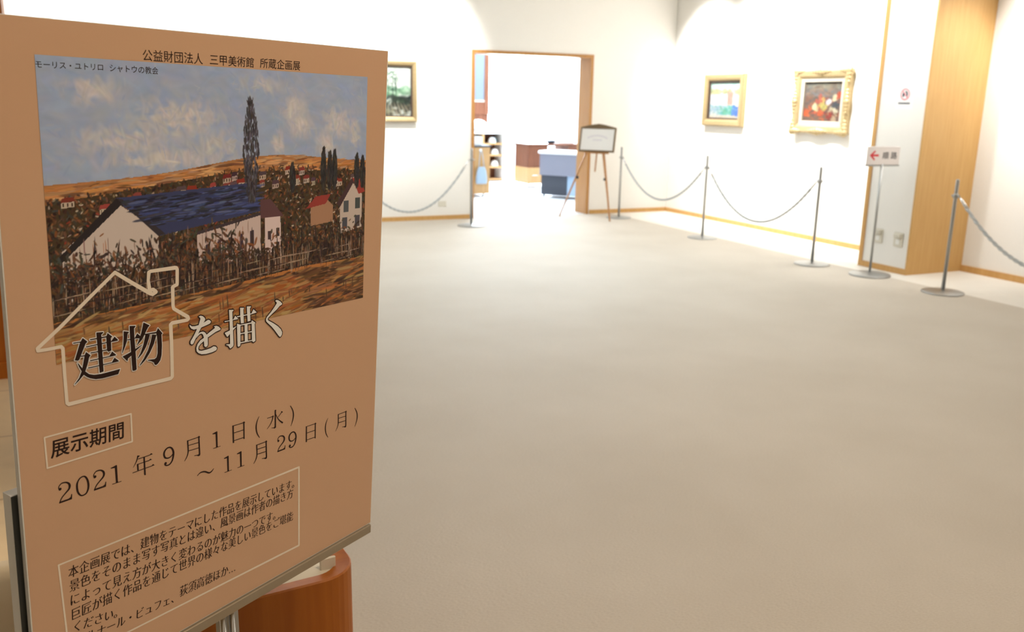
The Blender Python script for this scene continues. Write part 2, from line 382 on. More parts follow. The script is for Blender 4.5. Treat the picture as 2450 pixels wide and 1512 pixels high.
# --- the printed picture: a plain generic village landscape in dabs of paint
PQ = [ob(82, 130), ob(879, 184), ob(868, 712), ob(135, 873)]
def pic(u, v):
    a = [PQ[0][k]*(1-u)+PQ[1][k]*u for k in (0, 1)]; c = [PQ[3][k]*(1-u)+PQ[2][k]*u for k in (0, 1)]
    return (a[0]*(1-v)+c[0]*v, a[1]*(1-v)+c[1]*v)
class Paint:
    """a small painted canvas: brush marks blended into a grid of colours"""
    def __init__(self, w, h, base): self.w, self.h = w, h; self.a = np.ones((h, w, 3))*np.array(base, float)
    def dab(self, u, v, l, w, ang, c, alpha=.85, soft=.35, asp=None):
        W_, H_ = self.w, self.h; cx, cy = u*W_, v*H_; R_ = max(l, w)*W_/2+2
        x0, x1 = max(0, int(cx-R_)), min(W_, int(cx+R_)+1); y0, y1 = max(0, int(cy-R_)), min(H_, int(cy+R_)+1)
        if x1 <= x0 or y1 <= y0: return
        yy, xx = np.mgrid[y0:y1, x0:x1]; dx, dy = xx+.5-cx, yy+.5-cy
        ca, sa = math.cos(ang), math.sin(ang)
        p, q = (dx*ca+dy*sa)/(l*W_/2), (-dx*sa+dy*ca)/max(w*W_/2, .6)
        r = np.sqrt(np.abs(p)**2.6+q*q); k = np.clip((1-r)/soft, 0, 1)*alpha
        tone = 1+.05*alpha*np.sin(q*4+cx)
        col = np.array(c, float)[None, None, :]*tone[..., None]
        self.a[y0:y1, x0:x1] = self.a[y0:y1, x0:x1]*(1-k[..., None])+col*k[..., None]
    def flat(self, pts, c, edge=1.0):
        W_, H_ = self.w, self.h; P = [(x*W_, y*H_) for x, y in pts]
        x0, x1 = max(0, int(min(p[0] for p in P))), min(W_, int(max(p[0] for p in P))+2)
        y0, y1 = max(0, int(min(p[1] for p in P))), min(H_, int(max(p[1] for p in P))+2)
        if x1 <= x0 or y1 <= y0: return
        yy, xx = np.mgrid[y0:y1, x0:x1]; xx = xx+.5; yy = yy+.5; ins = np.zeros(xx.shape, bool)
        for i in range(len(P)):
            (xa, ya), (xb, yb) = P[i], P[(i+1) % len(P)]
            if ya == yb: continue
            ins ^= ((ya > yy) != (yb > yy)) & (xx < (xb-xa)*(yy-ya)/(yb-ya)+xa)
        self.a[y0:y1, x0:x1][ins] = np.array(c, float)
    def mesh(self, name, place, to_lin, material, parent):
        W_, H_ = self.w, self.h
        u = np.linspace(0, 1, W_); v = np.linspace(0, 1, H_)
        U_, V_ = np.meshgrid(u, v); co = place(U_.ravel(), V_.ravel())
        idx = np.arange(W_*H_).reshape(H_, W_)
        f = np.stack([idx[1:, :-1], idx[1:, 1:], idx[:-1, 1:], idx[:-1, :-1]], -1).reshape(-1, 4)
        me = bpy.data.meshes.new(name); me.vertices.add(W_*H_); me.vertices.foreach_set('co', co.astype(np.float32).ravel())
        me.loops.add(f.size); me.loops.foreach_set('vertex_index', f.ravel().astype(np.int32))
        me.polygons.add(len(f)); me.polygons.foreach_set('loop_start', np.arange(0, f.size, 4, dtype=np.int32))
        me.update(calc_edges=True)
        lin = np.clip(self.a, 3, 255)/255; lin = np.where(lin <= .04045, lin/12.92, ((lin+.055)/1.055)**2.4)/np.array(to_lin)
        at = me.color_attributes.new('Col', 'FLOAT_COLOR', 'POINT')
        at.data.foreach_set('color', np.concatenate([np.clip(lin, 0, .9).reshape(-1, 3), np.ones((W_*H_, 1))], 1).astype(np.float32).ravel())
        me.materials.append(material); me.validate()
        o = bpy.data.objects.new(name, me); COL.objects.link(o); o.parent = parent
        return o
CAN = Paint(600, 430, (132, 131, 134))
def jit(c, j=8):
    k = random.uniform(-j, j); return tuple(max(4, q+k+random.uniform(-3, 3)) for q in c)
def cl(t): return min(0.999, max(0.001, t))
def dab(u, v, l, w, ang, c, j=8, alpha=.85, soft=.35): CAN.dab(u, v, l, w, ang, jit(c, j), alpha, soft)
def flat(pts, c, j=4): CAN.flat(pts, jit(c, j))
def pick(*cs): return random.choice(cs)
SKY = [(128, 130, 134), (136, 132, 132), (124, 126, 136), (142, 134, 130), (132, 134, 138)]
CLOUD = [(172, 152, 134), (164, 147, 132), (178, 156, 136), (156, 143, 132)]
LEAF = [(48, 30, 21), (58, 36, 25), (74, 45, 29), (62, 51, 36), (94, 56, 33), (82, 47, 28), (44, 36, 28), (118, 66, 36), (54, 43, 31), (36, 25, 20), (94, 66, 44), (52, 50, 38), (42, 28, 22)]
def horizon(u): return 0.40 - 0.055*math.exp(-((u-.62)/.28)**2) - 0.03*u
for i in range(1500):
    u, v = random.random(), random.random()*.44
    dab(u, v, random.uniform(.04, .12), random.uniform(.015, .05), random.gauss(0.1, .5), pick(*SKY), 4, .45, .9)
for cx, cy, rx, ry, n in [(.34, .19, .15, .09, 170), (.20, .26, .15, .06, 110), (.30, .33, .26, .04, 120), (.12, .10, .08, .05, 50), (.45, .28, .10, .05, 50),
                          (.71, .15, .045, .07, 120), (.73, .21, .05, .05, 80), (.88, .20, .07, .08, 110), (.83, .29, .06, .05, 50), (.58, .06, .08, .03, 25), (.65, .28, .02, .06, 25), (.95, .24, .02, .07, 30)]:
    for i in range(n):
        du, dv = random.gauss(0, .55), random.gauss(0, .55); core = max(0, 1-(du*du+dv*dv))
        u, v = cx+du*rx, cy+dv*ry
        if 0 < u < 1 and 0 < v < .42:
            c0, c1 = (146, 136, 130), pick(*CLOUD)
            dab(u, v, random.uniform(.02, .06), random.uniform(.012, .03), random.gauss(1.2, .8), tuple(p*(1-core)+q*core for p, q in zip(c0, c1)), 3, .30+.5*core, .8)
for i in range(260):
    dab(random.random(), random.random()*.4, random.uniform(.015, .04), random.uniform(.004, .010), random.gauss(.9, .7), pick((152, 142, 132), (120, 122, 134), (138, 132, 132)), 4, .35, .6)
# hills
hp = [(u/40, horizon(u/40)) for u in range(41)]
flat(hp+[(1, .6), (0, .6)], (146, 92, 50), 3)
for i in range(420):
    u = random.random(); v = horizon(u)+random.uniform(0.004, .05)
    dab(u, v, random.uniform(.03, .09), random.uniform(.004, .010), random.gauss(-.06, .08), pick((176, 112, 58), (160, 96, 48), (138, 84, 46), (182, 128, 76), (96, 58, 34), (150, 106, 70)), 8)
# wooded middle ground
flat([(0, horizon(0)+.06), (.5, horizon(.5)+.045), (1, horizon(1)+.04), (1, .86), (0, .86)], (62, 40, 26), 2)
for i in range(5200):
    u = random.random(); v = random.uniform(horizon(u)+.04, .84)
    s = .5+v
    dab(u, v, random.uniform(.008, .020)*s, random.uniform(.004, .008)*s, random.gauss(1.2, .9), pick(*LEAF), 9)
for i in range(520):
    u = random.random(); v = random.uniform(horizon(u)+.05, .8)
    dab(u, v, random.uniform(.006, .014), random.uniform(.003, .006), random.uniform(0, 3), pick((150, 120, 92), (172, 140, 108), (150, 92, 50), (120, 96, 62), (128, 44, 30)), 10)
# far cottages
for i in range(34):
    u = random.random(); v = horizon(u)+random.uniform(.06, .13); w = random.uniform(.018, .04)
    flat([(u, v), (u+w, v-.004), (u+w*.9, v-.018), (u+w*.15, v-.016)], pick((122, 44, 30), (108, 40, 30), (70, 48, 44)), 10)
    flat([(u+.002, v), (u+w-.002, v-.003), (u+w-.002, v+.014), (u+.002, v+.018)], pick((160, 132, 104), (148, 118, 94)), 10)
    for k in range(3): flat([(u+w*(.15+.28*k), v+.001), (u+w*(.25+.28*k), v+.001), (u+w*(.25+.28*k), v+.012), (u+w*(.15+.28*k), v+.012)], (54, 34, 26), 4)
# a long white farmhouse with a slate roof
def wallp(pts, c=(172, 144, 122)): flat(pts, c, 3)
wallp([(.03, .62), (.17, .475), (.27, .585), (.27, .72), (.03, .80)])
flat([(.16, .455), (.56, .43), (.585, .545), (.275, .60)], (48, 48, 64), 3)
flat([(.02, .64), (.165, .455), (.18, .475), (.03, .655)], (40, 28, 22), 2)
flat([(.165, .455), (.18, .46), (.29, .595), (.27, .60)], (44, 36, 38), 2)
for i in range(330):
    t = random.random(); q = random.random(); u = .18+(.40*t)+.06*q; v = .462+.10*q-.022*t
    if u < .585: dab(u, v, random.uniform(.02, .06), random.uniform(.004, .008), random.gauss(-.08, .05), pick((54, 56, 78), (40, 38, 46), (74, 74, 92), (34, 30, 34), (52, 46, 46), (60, 62, 90), (36, 32, 36)), 6)
wallp([(.38, .60), (.585, .55), (.585, .735), (.38, .765)])
flat([(.38, .60), (.585, .55), (.585, .562), (.38, .613)], (52, 40, 40), 2)
for k in range(5):
    u = .405+.036*k; v = .655-.0085*k
    flat([(u, v), (u+.012, v-.003), (u+.012, v+.06), (u, v+.063)], (58, 42, 46), 5)
for i in range(90):
    u = random.uniform(.04, .58); dab(u, random.uniform(.6, .75), random.uniform(.02, .06), .003, 1.57, pick((150, 92, 62), (120, 84, 66), (90, 60, 46)), 6)
# gable wing at the right end of it and cottages to the right
wallp([(.60, .575), (.655, .575), (.66, .73), (.60, .735)], (178, 150, 130))
flat([(.585, .50), (.62, .50), (.668, .575), (.585, .575)], (84, 48, 44), 3)
for a, c in (((.64, .62), (52, 38, 34)), ((.64, .68), (52, 38, 34)), ((.61, .63), (60, 44, 40))): flat([a, (a[0]+.012, a[1]), (a[0]+.012, a[1]+.035), (a[0], a[1]+.035)], c)
wallp([(.89, .53), (.94, .455), (.985, .51), (.985, .66), (.89, .68)], (166, 134, 112))
flat([(.875, .545), (.94, .435), (.95, .45), (.89, .56)], (58, 38, 32)); flat([(.94, .435), (.975, .445), (.998, .50), (.97, .51)], (132, 44, 32))
for a in ((.905, .535), (.955, .525), (.90, .61), (.955, .605)): flat([a, (a[0]+.022, a[1]), (a[0]+.022, a[1]+.05), (a[0], a[1]+.05)], (66, 60, 56))
wallp([(.77, .54), (.83, .515), (.86, .55), (.86, .62), (.77, .63)], (140, 96, 66)); flat([(.75, .555), (.79, .505), (.85, .50), (.83, .54)], (122, 44, 32))
# tall dark cypresses
def cypress(u, v0, v1, w, c):
    for i in range(420):
        t = random.random(); ww = w*math.sin(math.pi*min(1, .08+t*.80))*.9
        dab(u+random.uniform(-.5, .5)*ww, v0+(v1-v0)*t, random.uniform(.014, .03), random.uniform(.003, .007), 1.57+random.gauss(0, .15), pick(*c), 6)
cypress(.555, .115, .50, .060, [(52, 44, 44), (66, 56, 54), (40, 34, 32), (84, 74, 72), (58, 46, 40)])
for u, v in ((.82, .31), (.845, .325), (.865, .32), (.96, .34), (.985, .35), (.70, .37)): cypress(u, v, .47, .022, [(44, 40, 36), (56, 44, 34), (36, 30, 26)])
# shrubs and trunks in front of the house
for i in range(2600):
    u = random.random(); v = random.gauss(.735, .045)
    if u > .36 and u < .62 and v < .70: continue
    dab(u, cl(v), random.uniform(.008, .022), random.uniform(.004, .008), random.gauss(1.3, .9), pick(*LEAF), 9)
for i in range(46):
    u = random.random(); dab(u, random.uniform(.64, .76), random.uniform(.06, .11), .005, 1.57+random.gauss(0, .12), pick((34, 24, 20), (48, 32, 24)), 4)
for i in range(1300):
    u = random.random(); v = .775-.03*u+random.gauss(0, .03)
    dab(u, v, random.uniform(.010, .026), random.uniform(.005, .010), random.gauss(1.45, .6), pick((40, 27, 21), (50, 34, 25), (34, 24, 19), (62, 42, 28), (84, 52, 30)), 6)
for i in range(500):
    u = random.choice((random.gauss(.10, .07), random.gauss(.33, .06), random.gauss(.47, .04))); v = random.gauss(.69, .04)
    dab(u, cl(v), random.uniform(.012, .03), random.uniform(.004, .009), random.gauss(1.2, .7), pick(*LEAF), 9)
# fence, then the sandy road
flat([(0, .855), (.45, .83), (.74, .80), (1, .80), (1, 1), (0, 1)], (152, 92, 44), 2)
for i in range(1500):
    u = random.random(); v = random.uniform(.862-.06*u, 1)
    dark = u > .74 or v < .885-.06*u
    dab(u, v, random.uniform(.03, .09), random.uniform(.005, .012), random.gauss(-.12, .12),
        pick((72, 46, 28), (92, 58, 34), (58, 38, 26), (124, 78, 44)) if dark and random.random() < .75 else pick((152, 86, 40), (140, 76, 36), (128, 84, 44), (152, 114, 64), (122, 64, 32), (144, 98, 50), (100, 62, 34)), 8)
for i in range(260):
    u = random.random(); dab(u, .795-.045*u+random.uniform(-.04, .03), random.uniform(.03, .07), .003, 1.57+random.gauss(0, .05), pick((48, 34, 26), (150, 118, 88), (36, 26, 22), (110, 72, 46), (132, 98, 70)), 6)
for i in range(120):
    u = random.uniform(0, .95); dab(u, .775-.045*u+random.choice((0, .03, .055)), random.uniform(.05, .1), .003, -.09, pick((44, 30, 24), (140, 108, 78)), 6)
for i in range(26):
    u = random.uniform(.05, .95); dab(u, random.uniform(.88, .97), random.uniform(.02, .05), .005, 1.5, pick((70, 48, 32), (92, 60, 34)), 5)
Q4 = np.array(PQ)
def place_pic(U_, V_):
    p = (Q4[0][None]*(1-U_)[:, None]+Q4[1][None]*U_[:, None])*(1-V_)[:, None]+(Q4[3][None]*(1-U_)[:, None]+Q4[2][None]*U_[:, None])*V_[:, None]
    return np.concatenate([p, np.full((len(p), 1), .0003)], 1)
CAN.mesh('picture_print', place_pic, ILL, M['pigment'], board)

# --- lettering
def font_mesh(s):
    c = bpy.data.curves.new('t', 'FONT'); c.body = s; c.size = 1
    o = bpy.data.objects.new('t', c); COL.objects.link(o)
    me = bpy.data.meshes.new_from_object(o.evaluated_get(bpy.context.evaluated_depsgraph_get()))
    v = [[p.co.x, p.co.y] for p in me.vertices]; f = [list(p.vertices) for p in me.polygons]
    bpy.data.meshes.remove(me); bpy.data.objects.remove(o); bpy.data.curves.remove(c)
    return v, f
def styled(s, style):
    v, f = font_mesh(s)
    for k, t in enumerate(f):
        a = sum(v[t[i]][0]*v[t[(i+1) % len(t)]][1]-v[t[(i+1) % len(t)]][0]*v[t[i]][1] for i in range(len(t)))
        if a < 0: f[k] = t[::-1]
    E = {}
    for t in f:
        for i in range(len(t)): E[(t[i], t[(i+1) % len(t)])] = 1
    nxt = {a: b for (a, b) in E if (b, a) not in E}; prv = {b: a for a, b in nxt.items()}
    N = [[0, 0] for _ in v]; extra = []
    for a, b2 in nxt.items():
        dx, dy = v[b2][0]-v[a][0], v[b2][1]-v[a][1]; l = math.hypot(dx, dy) or 1
        for q in (a, b2): N[q][0] += dy/l; N[q][1] -= dx/l
        if style == 'mincho' and dy > .03 and abs(dx) < .3*dy and .035 < l < .1 and a in prv and b2 in nxt:
            p0, p3 = v[prv[a]], v[nxt[b2]]
            if v[a][0]-p0[0] > .12 and abs(v[a][1]-p0[1]) < .03 and v[b2][0]-p3[0] > .12 and abs(v[b2][1]-p3[1]) < .03:
                extra.append((v[b2][0], (v[a][1]+v[b2][1])/2))
    for i, (nx, ny) in enumerate(N):
        l = math.hypot(nx, ny)
        if l < 1e-6: continue
        nx, ny = nx/l, ny/l
        if style == 'mincho': v[i][1] -= ny*.014; v[i][0] += nx*.014
        elif style == 'bold': v[i][0] += nx*.014; v[i][1] += ny*.014
        elif style == 'light': v[i][0] -= nx*.006; v[i][1] -= ny*.006
    for x, y in extra:
        k = len(v); v += [[x-.12, y+.01], [x+.01, y-.012], [x-.035, y+.085]]; f.append([k, k+1, k+2])
    return v, f
def text_line(mb, s, p0, p1, hpx, z, style='plain'):
    """s centred on the line p0-p1 (pixels of its left and right end at mid height), glyph height hpx pixels"""
    v, f = styled(s, style)
    x0 = min(a[0] for a in v); x1 = max(a[0] for a in v); yc = 0.38
    A = ob(*p0); B = ob(*p1); mx, my = (p0[0]+p1[0])/2, (p0[1]+p1[1])/2
    a = ob(mx, my-hpx/2); c = ob(mx, my+hpx/2); em = math.hypot(a[0]-c[0], a[1]-c[1])/0.92
    L = math.hypot(B[0]-A[0], B[1]-A[1]); ux, uy = (B[0]-A[0])/L, (B[1]-A[1])/L
    k = L/(x1-x0)
    mb.add([(A[0]+ux*(x-x0)*k-uy*(y-yc)*em, A[1]+uy*(x-x0)*k+ux*(y-yc)*em, z) for x, y in v], f, 0)
t = MB()
text_line(t, '公益財団法人', (341, 131.5), (485, 141), 27, .0002)
text_line(t, '三甲美術館', (502, 142), (607, 150), 25, .0002)
text_line(t, '所蔵企画展', (622, 150.5), (718, 157.5), 23, .0002)
t.build('heading_lettering', M['letter'], board)
t = MB()
text_line(t, 'モーリス・ユトリロ', (84, 153), (246, 161), 17.5, .00045)
text_line(t, 'シャトウの教会', (262, 162), (378, 169.5), 17.5, .00045)
t.build('caption_lettering', M['letter'], board)

def cr(x0, y0, s): return lambda p: ob(x0+p[0]/s, y0+p[1]/s)
def crw(x0, y0, s):
    def f(p):
        q = ob(x0+p[0]/s, y0+p[1]/s); e = ob(x0+p[0]/s+1, y0+p[1]/s); e2 = ob(x0+p[0]/s, y0+p[1]/s+1)
        k = 0.5*(math.hypot(e[0]-q[0], e[1]-q[1])+math.hypot(e2[0]-q[0], e2[1]-q[1]))
        return (q[0], q[1], p[2]/s*k*.93)
    return f
KEN = [[(612,285),(765,272),(768,290),(722,335),(775,1165),(685,1198),(608,300)], [(462,438),(835,366),(842,395),(470,462)],
 [(862,295),(970,375),(938,410),(950,690),(885,722),(850,690),(832,380)], [(370,600),(945,478),(1020,375),(1105,455),(1090,470),(378,622)],
 [(470,738),(845,665),(848,690),(480,758)], [(462,912),(905,815),(965,710),(1060,790),(1040,805),(470,935)], [(418,1078),(960,955),(1020,850),(1125,928),(1105,940),(428,1098)],
 [(80,515),(255,488),(300,408),(410,490),(365,540),(225,900),(190,925),(120,912),(240,512),(92,538)],
 [(255,810),(345,795),(375,722),(482,800),(450,840),(410,1010),(360,1165),(325,1240),(220,1370),(125,1465),(118,1455),(220,1310),(275,1165),(310,1000),(340,822),(262,835)],
 [(182,972),(205,985),(290,1090),(360,1165),(450,1225),(560,1240),(720,1220),(1150,1105),(1105,1225),(760,1318),(600,1340),(480,1320),(400,1290),(325,1240),(270,1150),(215,1055)]]
BUTSU = [[(158,345),(295,362),(285,400),(265,400),(245,600),(200,740),(128,920),(120,900),(150,720),(160,500)],
 [(312,210),(465,205),(462,235),(430,270),(440,520),(468,870),(498,1330),(460,1358),(400,1372),(385,1340),(350,870),(320,400)],
 [(255,555),(330,545),(450,515),(510,400),(590,470),(600,520),(560,530),(460,535),(330,570),(258,580)],
 [(130,1000),(345,885),(480,790),(645,685),(645,695),(480,850),(345,990),(275,1050),(262,1115),(245,1110)],
 [(672,118),(835,195),(790,245),(715,400),(640,560),(505,715),(498,708),(560,560),(610,400),(650,220)],
 [(700,415),(1005,362),(1045,262),(1165,400),(1138,430),(1150,700),(1140,960),(1110,1090),(1050,1180),(1000,1220),(960,1210),(940,1150),(860,1115),(785,1105),(785,1085),(960,1065),(1010,1020),(1035,920),(1035,700),(1020,470),(1000,400),(700,440)],
 [(720,430),(840,430),(810,550),(740,750),(640,930),(528,1060),(520,1050),(600,900),(670,690),(710,500)],
 [(895,430),(1015,440),(1000,470),(940,680),(840,900),(720,1090),(580,1240),(570,1230),(680,1050),(790,830),(860,600)]]
WO = [[(155,460),(230,510),(330,500),(430,470),(580,400),(715,310),(770,325),(808,375),(770,425),(660,480),(510,545),(360,590),(285,610),(210,580),(165,520)],
 [(430,215),(490,185),(560,205),(620,260),(630,310),(580,395),(510,545),(410,740),(330,900),(270,1030),(225,1060),(185,1030),(185,960),(240,870),(310,740),(380,590),(430,470),(485,280),(470,245)],
 [(405,740),(470,690),(560,665),(620,690),(665,745),(705,850),(710,1050),(690,1110),(640,1135),(600,1105),(590,960),(585,830),(560,760),(520,725),(470,740),(410,800),(360,870)],
 [(885,510),(970,490),(1040,520),(1095,580),(1085,610),(940,680),(720,835),(590,950),(490,1040),(430,1120),(420,1190),(440,1235),(520,1245),(660,1210),(800,1160),(880,1110),(950,1120),(985,1170),(960,1230),(840,1290),(660,1340),(520,1350),(430,1320),(370,1260),(360,1160),(400,1040),(480,930),(585,860),(680,750),(915,560),(920,540)]]
KAKU = [[(210,265),(350,262),(345,290),(312,320),(330,800),(350,1310),(330,1370),(270,1420),(240,1425),(215,1380),(190,1345),(125,1325),(120,1310),(245,1290),(240,1000),(228,600)],
 [(75,605),(220,580),(340,555),(400,440),(490,535),(480,545),(310,580),(85,635)], [(80,960),(240,880),(330,810),(435,755),(430,775),(345,870),(240,985),(180,1070),(150,1075)],
 [(545,200),(665,200),(655,235),(645,260),(660,660),(570,675),(550,450)], [(748,160),(878,155),(870,190),(848,215),(860,595),(775,620),(755,300)],
 [(450,460),(890,370),(950,245),(1045,335),(1035,350),(880,400),(460,490)], [(455,680),(560,712),(560,1320),(540,1360),(490,1380),(470,1350),(455,800)],
 [(555,712),(885,640),(900,575),(1010,650),(990,690),(1010,1200),(950,1240),(915,1215),(905,1160),(895,680),(555,740)], [(680,700),(770,690),(785,1220),(690,1235)],
 [(555,965),(905,905),(905,935),(555,1000)], [(555,1238),(905,1170),(905,1200),(555,1273)]]
KU = [[(510,200),(560,165),(620,180),(690,225),(745,290),(735,320),(660,370),(560,490),(420,620),(275,770),(270,820),(300,850),(450,930),(600,1030),(700,1130),(745,1230),(735,1310),(700,1370),(670,1385),(630,1350),(500,1170),(400,1050),(260,920),(215,870),(210,800),(240,730),(380,560),(490,400),(570,270),(550,235)]]
def glyph(mb, polys, F, z):
    for p in polys: poly(mb, [F(q) for q in p], z)
def halo(mb, polys, F, w, z):
    for p in polys:
        q = [F(a) for a in p]
        for i in range(len(q)):
            a, c = q[i], q[(i+1) % len(q)]
            stroke(mb, [(a[0], a[1], 2*w), (c[0], c[1], 2*w)], z); disc(mb, a, w, z, 8)
F1, F2, F3, F4, F5 = cr(165, 765, 9.446), cr(280, 760, 10.8), cr(440, 740, 12.6), cr(530, 720, 12.6), cr(620, 705, 13.75)
hl = MB()
HOUSE = [(1180,300),(1215,288),(1240,308),(1215,336),(1180,322),(1000,215),(850,125),(600,375),(330,645),(115,850),(120,872),(200,858),(340,832),(358,850),(375,1100),(395,1370),(420,1382),(900,1255),(1380,1132),(1400,1115),(1392,800),(1380,625),(1395,608),(1540,580),(1556,566),(1545,550),(1410,468),(1403,440),(1400,265),(1412,255),(1445,240),(1448,100),(1440,82),(1420,82),(1190,113),(1175,125),(1172,200),(1182,295)]
G = crw(60, 620, 3.978)
hp2 = [(x+random.uniform(-3, 3), y+random.uniform(-3, 3), 36+random.uniform(-4, 4)) for x, y in HOUSE]
hs = [G(p) for p in hp2]
for i in range(len(hs)-1):
    stroke(hl, [hs[i], hs[i+1]], .00042)
    disc(hl, hs[i], hs[i][2]/2, .00042)
disc(hl, hs[-1], hs[-1][2]/2, .00042)
hl.build('house_outline', M['thinprint'], board)
t = MB(); glyph(t, KEN, F1, .00080); glyph(t, BUTSU, F2, .00080)
dark = t.build('title_lettering', M['letter'], board)
h = MB(); halo(h, KEN, F1, .0010, .00062); halo(h, BUTSU, F2, .0010, .00062)
h.build('title_halo', M['lightprint'], dark)
t = MB(); glyph(t, WO, F3, .00080); glyph(t, KAKU, F4, .00080); glyph(t, KU, F5, .00080)
lite = t.build('title_lettering', M['lightprint'], board); lite['label'] = 'off-white half of the title lettering with a dark outline'
h = MB()
for P_, F_ in ((WO, F3), (KAKU, F4), (KU, F5)): halo(h, P_, F_, .0014, .00062)
h.build('title_outline', M['letter'], lite)

def frame_line(name, pts, wpx, z=.0002, closed=True):
    mb = MB(); q = [crw(0, 0, 1)((x, y, wpx)) for x, y in pts]
    for i in range(len(q) if closed else len(q)-1):
        stroke(mb, [q[i], q[(i+1) % len(q)]], z)
        disc(mb, q[i], q[i][2]/2, z, 8)
    return mb.build(name, M['thinprint'], board)
frame_line('period_box', [(106, 1047), (313, 990), (316, 1056), (113, 1120)], 4.2)
frame_line('paragraph_box', [(140, 1352), (715, 1117.5), (715, 1304.5), (168, 1582)], 4.2)
t = MB(); text_line(t, '展示期間', (121, 1076), (296, 1027.5), 42, .0002, 'bold'); t.build('period_lettering', M['letter'], board)

# dates: a serif figure set, drawn once and stamped along the two lines
def tri(*p): return ('p', list(p))
def st(*p): return ('s', list(p))
G2 = (130, 1100, 12.6); G9 = (310, 1050, 12.89); G8 = (500, 960, 9.45); GT = (430, 940, 4.878)
GL = {
 '2': (G2, [st((128,880,24),(138,800,32),(215,710,36),(340,678,40),(430,712,58),(462,790,68),(430,890,58),(330,1010,42),(220,1150,38),(150,1310,30)), ('c', (170,884,46)), tri((140,1320),(190,1252),(430,1170),(490,1120),(510,1030),(535,1030),(530,1182))]),
 '0': (G2, [('r', [(680,775,62),(705,655,50),(770,555,42),(865,500,38),(942,520,50),(1005,630,60),(1027,780,62),(1005,915,55),(945,1020,45),(835,1075,38),(760,1045,48),(700,945,58)])]),
 '1': (G2, [tri((1700,245),(1865,155),(1884,165),(1832,240),(1702,266)), tri((1822,238),(1884,158),(1914,660),(1856,684)), tri((1740,730),(1850,692),(1858,660),(1912,640),(1925,668),(2022,634),(2022,650),(1742,747))]),
 '9': (G9, [('c', (1108,756,42)), st((1072,770,24),(1100,808,34),(1160,815,36),(1240,775,42),(1310,670,50),(1345,530,60),(1350,400,60),(1310,300,50),(1240,258,40),(1150,292,46),(1080,380,58),(1060,480,60),(1090,570,50),(1160,594,38),(1250,560,32),(1330,470,26))]),
 'Y': (G9, [tri((232,508),(318,515),(268,565)), st((252,520,42),(236,610,36),(190,730,28),(108,882,16)), st((255,622,22),(450,555,22),(640,487,22)), tri((610,502),(655,438),(716,466)), tri((422,560),(468,560),(498,1112),(450,1118)),
        st((235,786,22),(420,722,22),(610,660,22)), tri((585,672),(635,608),(692,638)), tri((222,775),(270,775),(284,968),(234,976)), st((88,1050,20),(400,935,24),(700,826,24)), tri((665,842),(720,772),(774,808))]),
 'M': (G8, [st((1076,980,28),(1083,1150,27),(1078,1245,24),(1050,1330,20),(1008,1412,10)), tri((1276,900),(1302,900),(1312,1255),(1284,1262)), tri((1284,1250),(1312,1250),(1306,1288),(1275,1306),(1245,1293),(1195,1301),(1195,1291),(1270,1272)), tri((1268,908),(1294,884),(1317,906),(1296,928)),
        st((1072,992,14),(1282,912,14)), st((1086,1086,13),(1288,1020,13)), st((1090,1196,13),(1292,1130,13))]),
 'D': (G8, [tri((526,548),(558,548),(567,938),(536,944)), tri((770,470),(800,470),(804,846),(778,852)), tri((765,475),(790,453),(816,474),(792,500)), st((540,556,14),(775,484,14)), st((555,716,14),(784,644,14)), st((558,890,14),(786,815,14))]),
 '(': (G8, [st((1132,338,10),(1082,460,24),(1065,590,30),(1085,720,24),(1142,822,12))]),
 ')': (G8, [st((1838,98,12),(1890,200,24),(1908,310,30),(1890,430,24),(1848,562,10))]),
 'S': (G8, [tri((1482,200),(1512,200),(1512,590),(1484,590)), tri((1482,570),(1512,570),(1508,596),(1480,616),(1455,605),(1408,606),(1410,597),(1470,590)), tri((1480,202),(1515,188),(1522,204),(1500,222)), st((1312,386,13),(1435,344,14)), tri((1425,340),(1445,316),(1466,338),(1440,362)), st((1444,335,28),(1428,420,24),(1380,530,18),(1308,632,10)),
        st((1645,240,20),(1558,362,12)), tri((1626,228),(1642,220),(1668,238),(1650,262)), st((1508,290,12),(1550,380,18),(1600,440,24),(1668,487,32))]),
 '~': (GT, [st((203,968,7),(240,930,12),(290,918,16),(340,932,16),(370,915,14),(397,880,6))]),
}
def stamp(mb, ch, at=None, z=.0002):
    g, prims = GL[ch]; Fp, Fw = cr(*g), crw(*g)
    pts = [q for k, p in prims for q in (p if k != 'c' else [p])]
    cx = (min(p[0] for p in pts)+max(p[0] for p in pts))/2; cy = (min(p[1] for p in pts)+max(p[1] for p in pts))/2
    o = Fp((cx, cy)); t_ = ob(*at) if at else o; dx, dy = t_[0]-o[0], t_[1]-o[1]
    for k, p in prims:
        if k == 'p': poly(mb, [(a+dx, b_+dy) for a, b_ in (Fp(q) for q in p)], z)
        elif k == 'c': a = Fw(p); disc(mb, (a[0]+dx, a[1]+dy), a[2], z, 16)
        elif k == 'r':
            q = [Fw(a) for a in p]; q = smooth_path([q[-1]]+q+q[:2])[5:-5]
            stroke(mb, [(a+dx, b_+dy, w) for a, b_, w in q[:-1]], z, closed=True)
        else:
            q = smooth_path([Fw(a) for a in p]); stroke(mb, [(a+dx, b_+dy, w) for a, b_, w in q], z)
t = MB()
for ch, at in [('2', None), ('0', None), ('2', (238.9, 1149.5)), ('1', None), ('Y', None), ('9', None), ('M', (460, 1073)), ('1', (517.7, 1052.8)), ('D', None), ('(', None), ('S', None), (')', None),
               ('~', None), ('1', (544.8, 1110.6)), ('1', (575.5, 1099.5)), ('M', None), ('2', (673.2, 1062.5)), ('9', (699.4, 1051.7)), ('D', (743.8, 1034.3)), ('(', (781.6, 1023)), ('M', (816, 1007)), (')', (851.4, 998.2))]:
    stamp(t, ch, at)
t.build('date_lettering', M['letter'], board)
t = MB()
